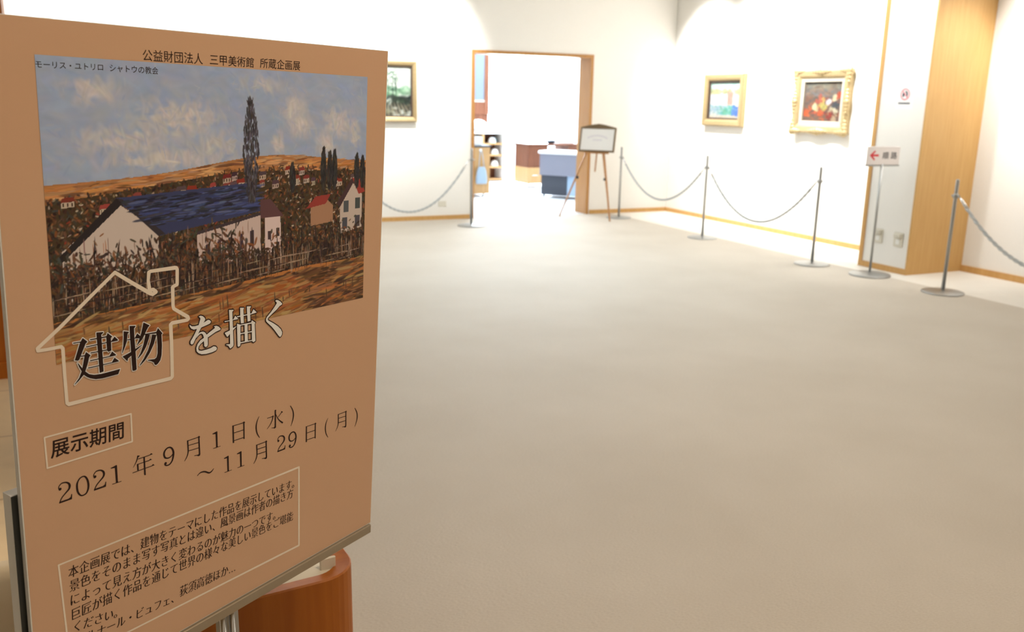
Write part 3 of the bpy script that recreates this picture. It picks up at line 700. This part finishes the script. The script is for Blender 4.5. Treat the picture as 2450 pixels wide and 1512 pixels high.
for s, p0, p1, hh in [('本企画展では、建物をテーマにした作品を展示しています。', (163, 1371), (704, 1155.5), 25.5),
                      ('景色をそのまま写す写真とは違い、風景画は作者の描き方', (166, 1404), (701, 1179), 25.5),
                      ('によって見え方が大きく変わるのが魅力の一つです。', (169, 1437), (659, 1231), 25.5),
                      ('巨匠が描く作品を通じて世界の様々な美しい景色をご堪能', (172, 1471), (701, 1233), 25.5),
                      ('ください。', (178, 1500), (281, 1464.5), 25.5),
                      ('ベルナール・ビュフェ、', (182, 1535), (416, 1430), 25), ('荻須高徳ほか…', (430, 1416), (563, 1355), 25)]:
    text_line(t, s, p0, p1, hh, .0002, 'mincho')
t.build('paragraph_lettering', M['letter'], board)

# ------------------------------------------------------------------ stand that carries the board
stand = thing('poster_stand', 'slim metal sign stand with grey ledge and twin chrome post under the peach poster', 'stand', mw=bframe(BC))
b = MB(); b.box(-hw-.004, hw-.003, -.0165, -.0005, -.030, .004, 0, .0012); b.build('ledge', M['ledge'], stand)
b = MB(); b.box(-hw-.007, hw-.03, -.001, .284, -.0235, -.0085, 0)
b.build('back_panel', M['foam'], stand)
b = MB(); b.box(-hw-.0066, hw-.031, .0, .2828, -.0085, -.0074, 0); b.build('panel_face', M['blackpanel'], stand)
# post: straight down to the floor, so it is built in world directions
pu = ob(566, 1440)[0]
P0 = BC + BU*pu + (-BV)*(-.016) - BN*.018
inv = bframe(BC).inverted()
def wl(p): return inv @ Vector(p)
U2 = unit([BU[0], BU[1], 0])
b = MB()
for du in (-.0125, .0045):
    b.tube([wl(P0+U2*du), wl((P0[0]+U2[0]*du, P0[1]+U2[1]*du, .02))], .0042, 14)
b.build('post', M['chrome'], stand)
b = MB()
for du0, du1 in ((-.009, -.002), (.0085, .0195)):
    q = [P0+U2*du0-BN*.003, P0+U2*du1-BN*.003, P0+U2*du1-BN*.02, P0+U2*du0-BN*.02]
    b.loft([[wl((p[0], p[1], .02)) for p in q], [wl(p) for p in q]], 0)
b.build('post_profile', M['steel'], stand)
b = MB(); n = 28
b.loft([[wl((P0[0]+r*math.cos(2*math.pi*k/n), P0[1]+r*math.sin(2*math.pi*k/n), z)) for k in range(n)] for r, z in ((.17, 0), (.17, .012), (.16, .018), (.03, .022))], 0)
b.build('base_plate', M['steel'], stand)

# ------------------------------------------------------------------ wooden bin and cream sofa behind the poster
def rrect(x0, x1, y0, y1, r, z, n=8):
    out = []
    for cx, cy, a0 in ((x1-r, y0+r, -90), (x1-r, y1-r, 0), (x0+r, y1-r, 90), (x0+r, y0+r, 180)):
        for k in range(n+1):
            a = math.radians(a0+90*k/n); out.append((cx+r*math.cos(a), cy+r*math.sin(a), z))
    return out
bz = 0.60
bn = thing('wooden_bin', 'orange wood bin with rounded corners and a white liner, behind the foot of the poster', 'bin', (0.14, 1.72, 0), 0.09)
x0, x1, y0, y1, r = -.225, .235, -.205, .20, .075
b = MB(); tk = .032
b.loft([rrect(x0, x1, y0, y1, r, .0), rrect(x0, x1, y0, y1, r, bz-.003), rrect(x0+.003, x1-.003, y0+.003, y1-.003, r-.003, bz),
        rrect(x0+tk, x1-tk, y0+tk, y1-tk, r-tk+.004, bz-.004), rrect(x0+tk, x1-tk, y0+tk, y1-tk, r-tk+.004, .06)], 0, True, True, smooth=False)
b.build('shell', M['orange'], bn)
b = MB(); i0 = tk+.001
b.loft([rrect(x0+i0, x1-i0, y0+i0, y1-i0, r-i0+.006, .08), rrect(x0+i0, x1-i0, y0+i0, y1-i0, r-i0+.006, bz-.008), rrect(x0+i0+.05, x1-i0-.05, y0+i0+.05, y1-i0-.05, .012, bz-.002), rrect(x0+i0+.055, x1-i0-.055, y0+i0+.055, y1-i0-.055, .010, .10)], 0, True, True)
b.build('liner', M['liner'], bn)
b = MB(); b.box(x1-.068, x1-tk-.004, y0+.050, y0+.056, bz-.012, bz+.018, 0, .002); b.build('liner_fold', M['liner'], bn)
sf = thing('cream_sofa', 'cream upholstered sofa back at the left edge, below the tiled floor', 'sofa', (-.60, 2.2, 0))
b = MB()
L = []
for z, i in ((.12, 0), (.54, 0), (.575, .003), (.592, .012), (.597, .026)): L.append(rrect(-.46+i, .44-i, -.40+i, -.325-i*.9, .034-i*.9, z))
b.loft(L, 0, True, True, smooth=True); b.build('backrest', M['cream'], sf)
b = MB(); L = [rrect(-.46+i, .44-i, -.322+i, .12-i, .05, z) for z, i in ((.12, 0), (.32, 0), (.345, .01), (.355, .03))]
b.loft(L, 0, True, True, smooth=True); b.build('seat', M['cream'], sf)
for px_, py_ in ((-.40, -.36), (.38, -.36), (-.40, .06), (.38, .06)):
    b = MB(); b.lathe([(.018, 0), (.024, .12)], px_, py_, 12); b.build('leg', M['orange'], sf)

# ------------------------------------------------------------------ barrier posts and ropes
def make_post():
    root = thing('barrier_post', '', 'post')
    b = MB(); b.lathe([(.170, 0), (.172, .006), (.166, .012), (.05, .020), (.024, .026)], n=40); b.build('base', M['steel'], root)
    b = MB(); b.lathe([(.0145, .02), (.0145, .95), (.012, .957), (.004, .960)], n=16); b.build('pole', M['steel'], root)
    b = MB(); b.lathe([(.0155, .800), (.020, .803), (.020, .838), (.0155, .841)], n=16); b.build('hook_collar', M['steel'], root)
    for a in (0, 90, 180, 270):
        c, s = math.cos(math.radians(a)), math.sin(math.radians(a))
        b = MB(); b.tube([(.018*c, .018*s, .815), (.036*c, .036*s, .815), (.036*c, .036*s, .832)], .004, 8); b.build('hook', M['steel'], root)
    return root
p0 = make_post(); POSTS = {}
for i, (k, x, y, lab) in enumerate([
    ('L', 4.104, 10.19, 'steel barrier post in front of the left side of the doorway'),
    ('H', 2.50, 10.19, 'steel barrier post on the far wall side, hidden behind the poster'),
    ('A', 6.357, 10.36, 'steel barrier post beside the easel, farthest of the right-hand row'),
    ('B', 6.337, 8.434, 'steel barrier post below the small gilt-framed picture on the right wall'),
    ('C', 6.316, 6.602, 'steel barrier post between the ornate gilt picture and the arrow sign'),
    ('D', 6.406, 5.138, 'steel barrier post in front of the wood-veneered column side, nearest of all'),
    ('E', 6.40, 3.30, 'steel barrier post outside the right edge, end of the nearest rope')]):
    o = p0 if i == 0 else copy_tree(p0)
    o.location = (x, y, 0); tag(o, lab, 'post', 'steel posts of the rope barrier'); POSTS[k] = Vector((x, y, 0))
def rope(a, c, sag, lab, rad=.0145):
    A, B_ = POSTS[a], POSTS[c]; u = (B_-A).normalized(); mid = (A+B_)/2
    root = thing('barrier_rope', lab, 'rope', (mid.x, mid.y, .815-sag), 0, 'silver ropes of the barrier')
    o = Vector(root.location); s, e = A+u*.036+Vector((0, 0, .822)), B_-u*.036+Vector((0, 0, .822))
    n = 60; pts = []
    for i in range(n+1):
        t = i/n; p = s.lerp(e, t); p.z -= sag*4*t*(1-t); pts.append(p)
    # two strands twisted round each other
    b = MB(); length = (e-s).length
    for ph in (0, math.pi):
        q = []
        for i in range(8*n+1):
            t = i/(8*n); p = s.lerp(e, t); p.z -= sag*4*t*(1-t)
            a_ = ph + t*length/.05*2*math.pi*.5; w = u.cross(Vector((0, 0, 1)))
            q.append(p + (w*math.cos(a_)+Vector((0, 0, 1))*math.sin(a_))*rad*.42 - o)
        k0 = int(8*n*.035); b.tube(q[k0:-k0], rad*.68, 6)
    b.build('cord', M['rope'], root)
    for q in (pts[:4], pts[-4:][::-1]):
        b = MB(); q = [p-o for p in q]; b.tube(q, [.004, .011, .0135, .012], 10); b.build('end_clip', M['chrome'], root)
rope('H', 'L', .62, 'silver rope sagging in front of the far wall, left of the doorway')
rope('A', 'B', .47, 'silver rope hanging beside the easel in front of the right-hand corner')
rope('B', 'C', .51, 'silver rope hanging below the two gilt-framed pictures on the right wall')
rope('D', 'E', .50, 'silver rope running off the right edge from the nearest post')

# ------------------------------------------------------------------ arrow sign stand
def text3(mb, s, cx, cz, size, place, style='plain', mi=0):
    v, f = styled(s, style); x0 = min(a[0] for a in v); x1 = max(a[0] for a in v)
    mb.add([place(cx+(x-(x0+x1)/2)*size, cz+(y-.38)*size) for x, y in v], f, mi)
sx, sy = 6.425, 5.964
sg = thing('direction_sign', 'white sign with a red left arrow on a thin pole in front of the column', 'sign', (sx, sy, 0))
b = MB(); b.lathe([(.185, 0), (.187, .008), (.18, .016), (.06, .024), (.018, .034)], n=40); b.build('base', M['steel'], sg)
b = MB(); b.lathe([(.011, .03), (.011, 1.03)], n=14); b.build('pole', M['steel'], sg)
c45 = math.radians(-8)
pn = MB(); pn.box(-.176, .176, -.006, .006, 1.02, 1.185, 0, .003)
o = pn.build('sign_panel', M['signwhite'], sg); o.rotation_euler.z = c45
b = MB(); b.box(-.180, .180, -.010, .010, 1.008, 1.020, 0); o2 = b.build('sign_holder', M['steel'], sg); o2.rotation_euler.z = c45
b = MB(); yz = 1.105
ar = [(-.150, yz), (-.098, yz+.046), (-.088, yz+.034), (-.112, yz+.010), (-.052, yz+.010), (-.052, yz-.010), (-.112, yz-.010), (-.088, yz-.034), (-.098, yz-.046)]
b.add([(x, -.0065, z) for x, z in ar], [tuple(range(len(ar)))], 0)
ar_o = b.build('arrow', M['red'], o)
b = MB(); text3(b, '順', .022, yz, .068, lambda x, z: (x, -.0065, z), 'bold'); text3(b, '路', .112, yz, .068, lambda x, z: (x, -.0065, z), 'bold')
b.build('lettering', M['black'], o)

# ------------------------------------------------------------------ things on the column
ns = thing('notice', 'small white paper notice with a pink prohibition ring on the white column face', 'notice', (CX+.004, 6.090, 1.515))
b = MB(); b.box(-.0006, -.0004, -.097, .100, 0, .207); b.build('sheet', M['white'], ns)
def cface(y, z, d=.0030): return (-d, -y, z)      # y grows to the viewer's right
b = MB(); n = 36
for k in range(n):
    a0, a1 = 2*math.pi*k/n, 2*math.pi*(k+1)/n
    b.add([cface(r*math.cos(a), .135+r*math.sin(a)) for r, a in ((.042, a0), (.052, a0), (.052, a1), (.042, a1))], [(0, 1, 2, 3)])
b.build('ring', M['pink'], ns)
b = MB()
b.add([cface(y, z, .0027) for y, z in ((-.030, .115), (-.008, .112), (-.006, .145), (-.026, .150))], [(0, 1, 2, 3)])
b.add([cface(y, z, .0027) for y, z in ((-.004, .168), (.020, .160), (.030, .138), (.024, .112), (.012, .112), (.014, .140), (.004, .152))], [tuple(range(7))])
b.build('pictogram', M['navy'], ns)
b = MB(); b.add([cface(y, z, .0034) for y, z in ((-.036, .166), (-.029, .172), (.036, .104), (.029, .098))], [(0, 1, 2, 3)]); b.build('slash', M['pink'], ns)
b = MB()
for k in range(7):
    y = -.066+k*.019
    b.add([cface(y+q, z) for q, z in ((0, .048), (.015, .048), (.015, .062), (0, .062))], [(0, 1, 2, 3)])
b.build('caption_marks', M['navy'], ns)
for i, (y, z, lab) in enumerate(((6.205, .325, 'wall outlet low on the column, just right of the arrow sign pole'), (5.964, .320, 'wall outlet low on the column, nearer to the wood-veneered side'))):
    ro = thing('wall_outlet', lab, 'outlet', (CX+.004, y, z), 0, 'outlets low on the column')
    b = MB(); b.box(-.012, 0, -.052, .052, -.068, .068, 0, .004); b.build('plate', M['plate'], ro)
    b = MB(); b.box(-.040, -.012, -.036, .036, .018, .056, 0, .004); b.build('hood', M['plate'], ro)
    b = MB(); b.box(-.016, -.012, -.022, .022, -.045, .005, 0); b.build('socket', M['foam'], ro)

# ------------------------------------------------------------------ framed pictures
def frame_mesh(w, h, prof):
    """profile of (inset from the outer edge, depth from the wall); local x right, z up, -y out of the wall"""
    b = MB(); loops = []
    for i, d in prof: loops.append([(-w/2+i, -d, i), (w/2-i, -d, i), (w/2-i, -d, h-i), (-w/2+i, -d, h-i)])
    b.loft(loops, 0, True, False); return b
def canvas(w, h, i, d, paint, root, lit):
    cw, ch = w-2*i, h-2*i
    def place(U_, V_): return np.stack([(U_-.5)*cw, np.full(len(U_), -d), i+(1-V_)*ch], 1)
    return paint.mesh('canvas', place, (lit, lit*.98, lit*.9), M['pigment2'], root)
def scumble(P, x0, x1, y0, y1, cs, n, l=(.08, .2), w=(.04, .1), ang=(0, .4), alpha=.7):
    for k in range(n):
        P.dab(random.uniform(x0, x1), random.uniform(y0, y1), random.uniform(*l), random.uniform(*w), random.gauss(*ang), jit(random.choice(cs), 10), alpha, .7)
# dark green road with trees (far wall)
A1 = Paint(130, 96, (205, 210, 192))
scumble(A1, 0, 1, 0, .5, [(222, 224, 208), (200, 208, 190), (236, 236, 222)], 120)
scumble(A1, 0, 1, .42, .60, [(120, 160, 122), (140, 176, 138), (104, 140, 106)], 90)
scumble(A1, 0, 1, .60, .78, [(44, 54, 44), (30, 38, 32), (62, 76, 58)], 110)
scumble(A1, 0, 1, .76, 1, [(84, 80, 62), (60, 58, 46), (120, 114, 90)], 80)
for k in range(14): A1.dab(.04+.07*k, .9, .34, .022, 1.57+(.5-.07*k)*1.5, jit((168, 160, 132), 12), .8, .5)
for u, c in ((.60, (70, 96, 76)), (.68, (58, 82, 64)), (.74, (74, 100, 80)), (.16, (96, 124, 98)), (.22, (84, 110, 88))):
    for k in range(16): A1.dab(u+random.gauss(0, .035), random.uniform(.10, .5) if u > .5 else random.uniform(.36, .6), random.uniform(.06, .14), random.uniform(.02, .05), random.gauss(.6, .7), jit(c, 10), .55, .8)
    A1.dab(u, .45 if u > .5 else .55, .42 if u > .5 else .26, .02, 1.55, (44, 58, 48), .9, .4)
# harbour with white houses (right wall, small)
A2 = Paint(110, 90, (240, 238, 228))
scumble(A2, 0, 1, 0, .17, [(200, 238, 216), (214, 244, 232), (190, 230, 204)], 90)
scumble(A2, 0, 1, .20, .34, [(214, 206, 150), (190, 196, 140), (236, 206, 150), (170, 186, 132)], 70)
scumble(A2, .02, .98, .36, .64, [(250, 248, 244), (244, 240, 234)], 110)
scumble(A2, .60, .76, .30, .62, [(226, 180, 158), (216, 170, 148)], 50, (.1, .2), (.05, .09), (1.57, .05))
scumble(A2, 0, .5, .66, .9, [(176, 206, 216), (196, 212, 214), (150, 196, 186)], 60)
scumble(A2, .38, .85, .66, .92, [(112, 190, 150), (120, 200, 190), (130, 206, 196)], 60)
scumble(A2, .78, 1, .66, .92, [(92, 134, 214), (108, 148, 222)], 50)
scumble(A2, 0, 1, .93, 1, [(238, 222, 190)], 30)
# fruit and flowers in warm colours (right wall, ornate)
A3 = Paint(120, 100, (132, 112, 94))
scumble(A3, 0, 1, 0, .22, [(150, 144, 124), (128, 128, 116), (160, 150, 126)], 110)
scumble(A3, 0, 1, .20, .38, [(120, 128, 128), (160, 132, 110), (134, 122, 112)], 90)
scumble(A3, 0, 1, .38, 1, [(132, 100, 86), (150, 104, 84), (112, 100, 94), (176, 110, 80)], 160)
for cu, cv, rr, cs in ((.10, .78, .15, [(236, 116, 64), (228, 100, 58)]), (.48, .80, .16, [(234, 112, 66), (222, 98, 62)]), (.44, .46, .15, [(222, 104, 74), (206, 106, 88)]), (.52, .60, .14, [(218, 204, 110), (200, 190, 112)]), (.30, .64, .08, [(236, 226, 170)]), (.80, .72, .13, [(226, 210, 160), (236, 224, 188)]),
                       (.66, .51, .06, [(248, 232, 226)]), (.82, .42, .07, [(236, 218, 174)]), (.85, .58, .10, [(86, 92, 96)]), (.72, .86, .12, [(184, 80, 64), (132, 72, 66)]), (.92, .34, .09, [(204, 98, 70)]), (.82, .95, .08, [(204, 176, 140)])):
    for k in range(30): A3.dab(random.gauss(cu, rr*.42), random.gauss(cv, rr*.42), random.uniform(.06, .13), random.uniform(.04, .08), random.uniform(0, 3.1), jit(random.choice(cs), 8), .7, .7)
def picture(name, lab, loc, rz, w, h, prof, slips, ci, cd, paint, framemat, lit):
    root = thing(name, lab, 'picture', loc, rz)
    fr = frame_mesh(w, h, prof).build('frame', framemat, root)
    for nm, m_, pr in slips: frame_mesh_o = frame_mesh(w, h, pr); frame_mesh_o.build(nm, m_, root)
    canvas(w, h, ci, cd, paint, root, lit)
    return root, fr
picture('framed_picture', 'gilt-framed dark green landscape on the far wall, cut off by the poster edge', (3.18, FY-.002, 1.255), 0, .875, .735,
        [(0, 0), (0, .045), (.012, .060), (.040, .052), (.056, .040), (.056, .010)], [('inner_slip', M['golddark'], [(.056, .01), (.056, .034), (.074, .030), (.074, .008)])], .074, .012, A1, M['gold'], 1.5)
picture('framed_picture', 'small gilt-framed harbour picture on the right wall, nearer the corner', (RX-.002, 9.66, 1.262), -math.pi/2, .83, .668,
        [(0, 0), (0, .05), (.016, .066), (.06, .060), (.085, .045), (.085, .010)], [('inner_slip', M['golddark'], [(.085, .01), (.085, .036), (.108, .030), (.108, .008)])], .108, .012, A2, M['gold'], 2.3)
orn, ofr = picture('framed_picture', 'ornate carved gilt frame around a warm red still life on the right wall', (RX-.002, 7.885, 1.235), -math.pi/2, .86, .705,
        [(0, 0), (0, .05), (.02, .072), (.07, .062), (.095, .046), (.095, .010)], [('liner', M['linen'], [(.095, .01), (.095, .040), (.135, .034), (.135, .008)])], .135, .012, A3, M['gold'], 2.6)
for cx, cz in ((-.43, 0), (.43, 0), (-.43, .705), (.43, .705), (0, 0), (0, .705), (-.43, .35), (.43, .35)):
    b = MB(); dx = -1 if cx > 0 else (1 if cx < 0 else 0); dz = -1 if cz > .6 else (1 if cz < .1 else 0)
    for k in range(7):
        t_ = k-3
        if dx and dz: px_, pz_ = cx+dx*(.03+.04*max(0, t_)), cz+dz*(.03+.04*max(0, -t_))
        elif dz: px_, pz_ = cx+.045*t_, cz+dz*.035
        else: px_, pz_ = cx+dx*.035, cz+.04*t_
        b.ball((px_-dx*.012, -.060, pz_-dz*.014), .040-.006*abs(t_), n=10, sx=1.2, sz=1.15, sy=.75)
    b.build('carved_ornament', M['gold'], orn)
cd_ = on_y(1098, 289, FY); b = MB(); b.box(-.035, .035, -.004, 0, -.022, .022)
o = b.build('caption_card', M['foam'], None); o.location = (cd_[0], FY-.001, cd_[2]); tag(o, 'tiny pale caption card on the far wall between green landscape and doorway', 'card')
fo = on_y(1058, 487, FY); b = MB(); b.box(-.055, .055, -.008, 0, -.035, .035, 0, .003)
o = b.build('wall_outlet_cover', M['plate'], None); o.location = (fo[0], FY-.001, fo[2]); tag(o, 'cream outlet cover low on the far wall above the baseboard', 'outlet')

# ------------------------------------------------------------------ easel with framed welcome board
EX, EY, ERZ = 6.02, 10.40, math.radians(-50)
ez = thing('easel', 'thin brown wooden easel standing at the right side of the doorway', 'easel', (EX, EY, 0))
def leg(name, a, c, r0, r1, mat_=M['easel']):
    b = MB(); a, c = Vector(a), Vector(c); u = (c-a).normalized(); w = u.cross(Vector((0.3, 1, 0))).normalized(); q = u.cross(w)
    b.loft([[p+w*x*r+q*y*r for x, y in ((-1, -1), (1, -1), (1, 1), (-1, 1))] for p, r in ((a, r0), (c, r1))], 0)
    return b.build(name, mat_, ez)
ca_, sa_ = math.cos(ERZ), math.sin(ERZ)
def el(x, y, z): return (ca_*x-sa_*y, sa_*x+ca_*y, z)        # the easel's own left-right and front-back
leg('leg', el(.03, 0, 1.22), (6.03-EX, 10.05-EY, 0), .012, .010)
leg('leg', el(-.03, 0, 1.22), (5.643-EX, 10.757-EY, 0), .012, .010)
leg('leg', el(0, .03, 1.20), (6.27-EX, 10.46-EY, 0), .011, .009)
leg('mast', el(0, -.012, 1.22), el(-.03, -.03, .63), .010, .008)
leg('holder', el(-.17, -.075, .885), el(.17, -.075, .885), .012, .012)
for fx, fy in ((6.03, 10.05), (5.643, 10.757)):
    t_ = .55; x, y = (fx-EX)*t_, (fy-EY)*t_
    b = MB(); b.box(x-.018, x+.018, y-.018, y+.018, .525, .56, 0, .004); b.build('leg_clamp', M['black'], ez)
wb = thing('framed_board', 'bronze-framed white board with faint arched lettering resting on the easel', 'sign')
wo = el(0, -.10, .897); wb.location = (EX+wo[0], EY+wo[1], wo[2]); wb.rotation_mode = 'XYZ'
wb.rotation_euler = (math.radians(-12), 0, ERZ)
w_, h_ = .50, .325
b = frame_mesh(w_, h_, [(0, -.018), (0, .006), (.006, .012), (.018, .012), (.022, .006), (.022, .002)])
b.add([(-w_/2, 0, h_), (w_/2, 0, h_), (w_*.18, 0, h_+.035), (0, 0, h_+.048), (-w_*.18, 0, h_+.035)], [(0, 1, 2, 3, 4)])
b.add([(-w_/2, .012, h_), (w_/2, .012, h_), (w_*.18, .012, h_+.035), (0, .012, h_+.048), (-w_*.18, .012, h_+.035)], [(4, 3, 2, 1, 0)])
b.add([(w_/2, 0, h_), (w_*.18, 0, h_+.035), (0, 0, h_+.048), (-w_*.18, 0, h_+.035), (-w_/2, 0, h_), (w_/2, .012, h_), (w_*.18, .012, h_+.035), (0, .012, h_+.048), (-w_*.18, .012, h_+.035), (-w_/2, .012, h_)], [(0, 5, 6, 1), (1, 6, 7, 2), (2, 7, 8, 3), (3, 8, 9, 4)])
b.build('frame', M['signframe'], wb)
b = MB(); b.box(-w_/2+.02, w_/2-.02, -.004, 0, .02, h_-.02); b.build('panel', M['white'], wb)
b = MB()
for k in range(13):
    a = (k-6)/6; x = a*.13; z = .215-.03*a*a
    b.add([(x-.008, -.0046, z-.012), (x+.008, -.0046, z-.012), (x+.008, -.0046, z+.012), (x-.008, -.0046, z+.012)], [(0, 1, 2, 3)])
b.build('printed_heading', M['lilac'], wb); b = MB()
for k in range(6):
    x = -.055+k*.022
    b.add([(x-.007, -.0046, .145), (x+.007, -.0046, .145), (x+.007, -.0046, .168), (x-.007, -.0046, .168)], [(0, 1, 2, 3)])
b.build('printed_line', M['lilac'], wb)

# ------------------------------------------------------------------ room behind the doorway
SX, SYY = 5.41, 13.42                                   # low cabinet with its end panel towards the doorway
cb = thing('low_cabinet', 'low pale wood cabinet with a bag on its end, inside the doorway on the left', 'cabinet', (SX, SYY, 0))
b = MB(); b.box(-.35, .315, 0, .03, .05, .80); b.build('end_panel', M['cabinet'], cb)
b = MB(); b.box(-.35, .315, .03, .60, .09, .795); b.build('body', M['cabinet'], cb)
b = MB(); b.box(-.37, .335, -.01, .62, .80, .83, 0, .006); b.build('top', M['darkgrey'], cb)
for px_, py_ in ((-.28, .1), (.22, .1), (-.28, .5), (.22, .5)):
    b = MB(); b.tube([(px_, py_, .09), (px_+.04, py_-.03, .05), (px_, py_, .0)], .016, 8); b.build('foot', M['steel'], cb)
b = MB(); b.tube([(.14, -.032, .755), (.14, -.002, .755)], [.022, .016], 12); b.build('hook', M['foam'], cb)
bg = thing('tote_bag', 'grey-blue cloth bag hanging on the end panel of the low cabinet', 'bag', (SX+.145, SYY-.060, .215))
b = MB(); L = []
for z, hwid, dep in ((0, .085, .012), (.03, .10, .030), (.12, .095, .034), (.21, .080, .026), (.26, .062, .016), (.275, .055, .010)):
    L.append([(hwid*math.cos(a), dep*math.sin(a), z) for a in [2*math.pi*k/16 for k in range(16)]])
b.loft(L, 0, True, True, smooth=True); b.build('body', M['tote'], bg)
b = MB(); b.tube([(-.045, 0, .265), (-.03, .015, .42), (-.008, .032, .548), (.008, .032, .548), (.03, .015, .42), (.045, 0, .265)], .006, 8); b.build('strap', M['tote'], bg)
wbx = thing('white_box', 'white open box standing on the dark top of the low cabinet', 'box', (SX+.17, SYY+.22, .83))
b = MB(); b.loft([rrect(-.10, .07, -.08, .10, .015, z) for z in (0, .135)]+[rrect(-.095, .065, -.075, .095, .012, .135), rrect(-.095, .065, -.075, .095, .012, .01)], 0); b.build('body', M['white'], wbx)
# open cubby shelf
sh = thing('cubby_shelf', 'low brown open shelf with white rim, seen through the doorway beyond the low cabinet', 'shelf', (6.72, 16.1, 0))
b = MB(); b.box(-.46, .46, .40, .43, .0, .92); b.build('back', M['brown'], sh)
for x in (-.46, .43): b = MB(); b.box(x, x+.03, 0, .40, 0, .92); b.build('side', M['white'], sh)
b = MB(); b.box(-.47, .47, -.01, .43, .92, .965); b.build('top', M['white'], sh)
for z in (.02, .26, .49, .71):
    b = MB(); b.box(-.43, .43, .01, .40, z, z+.028); b.build('shelf_board', M['cabinet'], sh)
b = MB(); b.box(-.01, .03, .01, .40, .738, .92); b.build('divider', M['cabinet'], sh)
for x, z, m_, lab in ((7.02, .289, 'white', 'white bowl on the lower board of the cubby shelf'), (7.02, .519, 'white', 'white bowl on the middle board of the cubby shelf'),
                      (6.96, .739, 'white', 'white bowl in the top right bay of the cubby shelf'), (7.06, .739, 'skyblue', 'pale blue bowl in the top right bay of the cubby shelf'), (6.5, .739, 'white', 'white bowl in the top left bay of the cubby shelf')):
    b = MB(); r_ = .075 if m_ == 'white' else .07
    b.loft([[(rr*math.cos(2*math.pi*k/18), rr*math.sin(2*math.pi*k/18), zz) for k in range(18)] for rr, zz in ((r_, 0), (r_*1.05, .012), (r_*.98, .05), (r_*.75, .09), (r_*.35, .11), (.01, .112))], 0, smooth=True)
    o = b.build('bowl', M[m_], None); o.location = (x, 16.22 if m_ == 'white' else 16.38, z); tag(o, lab + ', turned upside down', 'bowl', 'bowls on the cubby shelf')
# paper pile and tray on the cubby shelf
pp = thing('paper_pile', 'heap of white papers over a blue tray on top of the cubby shelf', 'papers', (6.76, 16.30, .966))
b = MB(); b.box(-.20, .26, -.14, .18, 0, .05, 0, .008); b.build('tray', M['bluegrey'], pp)
b = MB(); b.ball((-.06, .02, .11), .18, sz=.62, sy=.7, n=18); b.box(-.19, .25, -.12, .16, .05, .085, 0, .01); b.build('papers', M['white'], pp)
# tall glazed cabinet
gc = thing('glazed_cabinet', 'tall brown wooden cabinet with pale glass, behind the left edge of the doorway', 'cabinet', (6.47, 16.62, 0))
b = MB(); b.box(-.62, .58, .02, .45, 0, 1.28); b.build('base_unit', M['brown'], gc)
b = MB(); b.box(.48, .58, -.02, .45, 1.28, 2.6); b.box(-.62, -.54, -.02, .45, 1.28, 2.6); b.box(-.54, .48, .43, .45, 1.28, 2.6); b.box(-.54, .48, -.02, .43, 2.52, 2.6); b.build('carcass', M['brown'], gc)
b = MB(); b.box(-.54, .48, -.01, .0, 1.95, 2.52); b.box(-.54, .48, -.006, .004, 1.56, 1.95); b.build('glass_door', M['glass'], gc)
b = MB(); b.box(-.54, .48, -.02, .44, 1.52, 1.56); b.build('shelf_edge', M['linen'], gc)
b = MB(); b.box(-.54, .48, -.012, .02, 1.28, 1.52); b.build('lower_panel', M['brown'], gc)
# desk and grey counter table
dk = thing('desk', 'brown wooden desk partly behind the grey counter table in the back room', 'desk', (7.27, 14.6, 0))
b = MB(); b.box(-.30, .95, 0, .6, .76, .795, 0, .005); b.build('top', M['brown'], dk)
b = MB(); b.box(-.28, .12, .02, .58, .37, .76); b.build('pedestal', M['brown'], dk)
b = MB(); b.box(-.29, .12, .0, .58, .08, .37); b.build('drawer', M['cabinet'], dk)
b = MB(); b.tube([(-.20, -.015, .23), (-.06, -.015, .23)], .007, 8); b.build('drawer_handle', M['chrome'], dk)
b = MB(); b.box(.55, .93, .02, .58, .08, .76); b.build('pedestal', M['brown'], dk)
for px_, py_ in ((-.24, .06), (.06, .06), (-.24, .5), (.60, .06), (.88, .06), (.88, .5)):
    b = MB(); b.lathe([(.012, 0), (.015, .08)], px_, py_, 10); b.build('foot', M['chrome'], dk)
ang = math.atan2(12.60-13.10, 6.82-6.48)
ct = thing('counter_table', 'grey-fronted counter table with a white top at the right side of the back room', 'table', (6.475, 13.11, 0), ang)
TLn = 1.25
b = MB(); b.loft([rrect(-.03+i, TLn-i, -.03+i, .55-i, .05, z) for z, i in ((.715, .012), (.725, 0), (.750, 0), (.760, .012))], 0); b.build('top', M['white'], ct)
b = MB(); b.box(.01, TLn-.04, .0, .025, .37, .715); b.build('apron', M['grey'], ct)
b = MB(); b.box(.03, .50, .03, .48, .05, .37); b.build('lower_panel', M['darkgrey'], ct)
b = MB(); b.box(.50, TLn-.05, .05, .48, .05, .37); b.build('lower_panel', M['bluegrey'], ct)
for px_, py_ in ((.06, .08), (TLn-.10, .08), (.06, .42), (TLn-.10, .42)):
    b = MB(); b.ball((px_, py_, .026), .026, n=12, sx=.6); b.build('caster', M['black'], ct)
lm = thing('desk_ornament', 'small dark dish with a thin stem on the brown desk', 'ornament', (7.50, 14.72, .796))
b = MB(); b.lathe([(.05, 0), (.085, .03), (.09, .05), (.04, .065), (.012, .07)], n=18); b.build('dish', M['darkgrey'], lm)
b = MB(); b.tube([(0, 0, .065), (.01, 0, .14), (.03, 0, .21)], .004, 6); b.build('stem', M['bluegrey'], lm)
bx = thing('storage_box', 'white box with a blue lid on the desk, beside the door frame', 'box', (7.86, 14.9, .796))
b = MB(); b.box(-.16, .16, -.12, .12, 0, .10, 0, .006); b.build('body', M['white'], bx)
b = MB(); b.box(-.165, .165, -.125, .125, .10, .125, 0, .005); b.build('lid', M['skyblue'], bx)
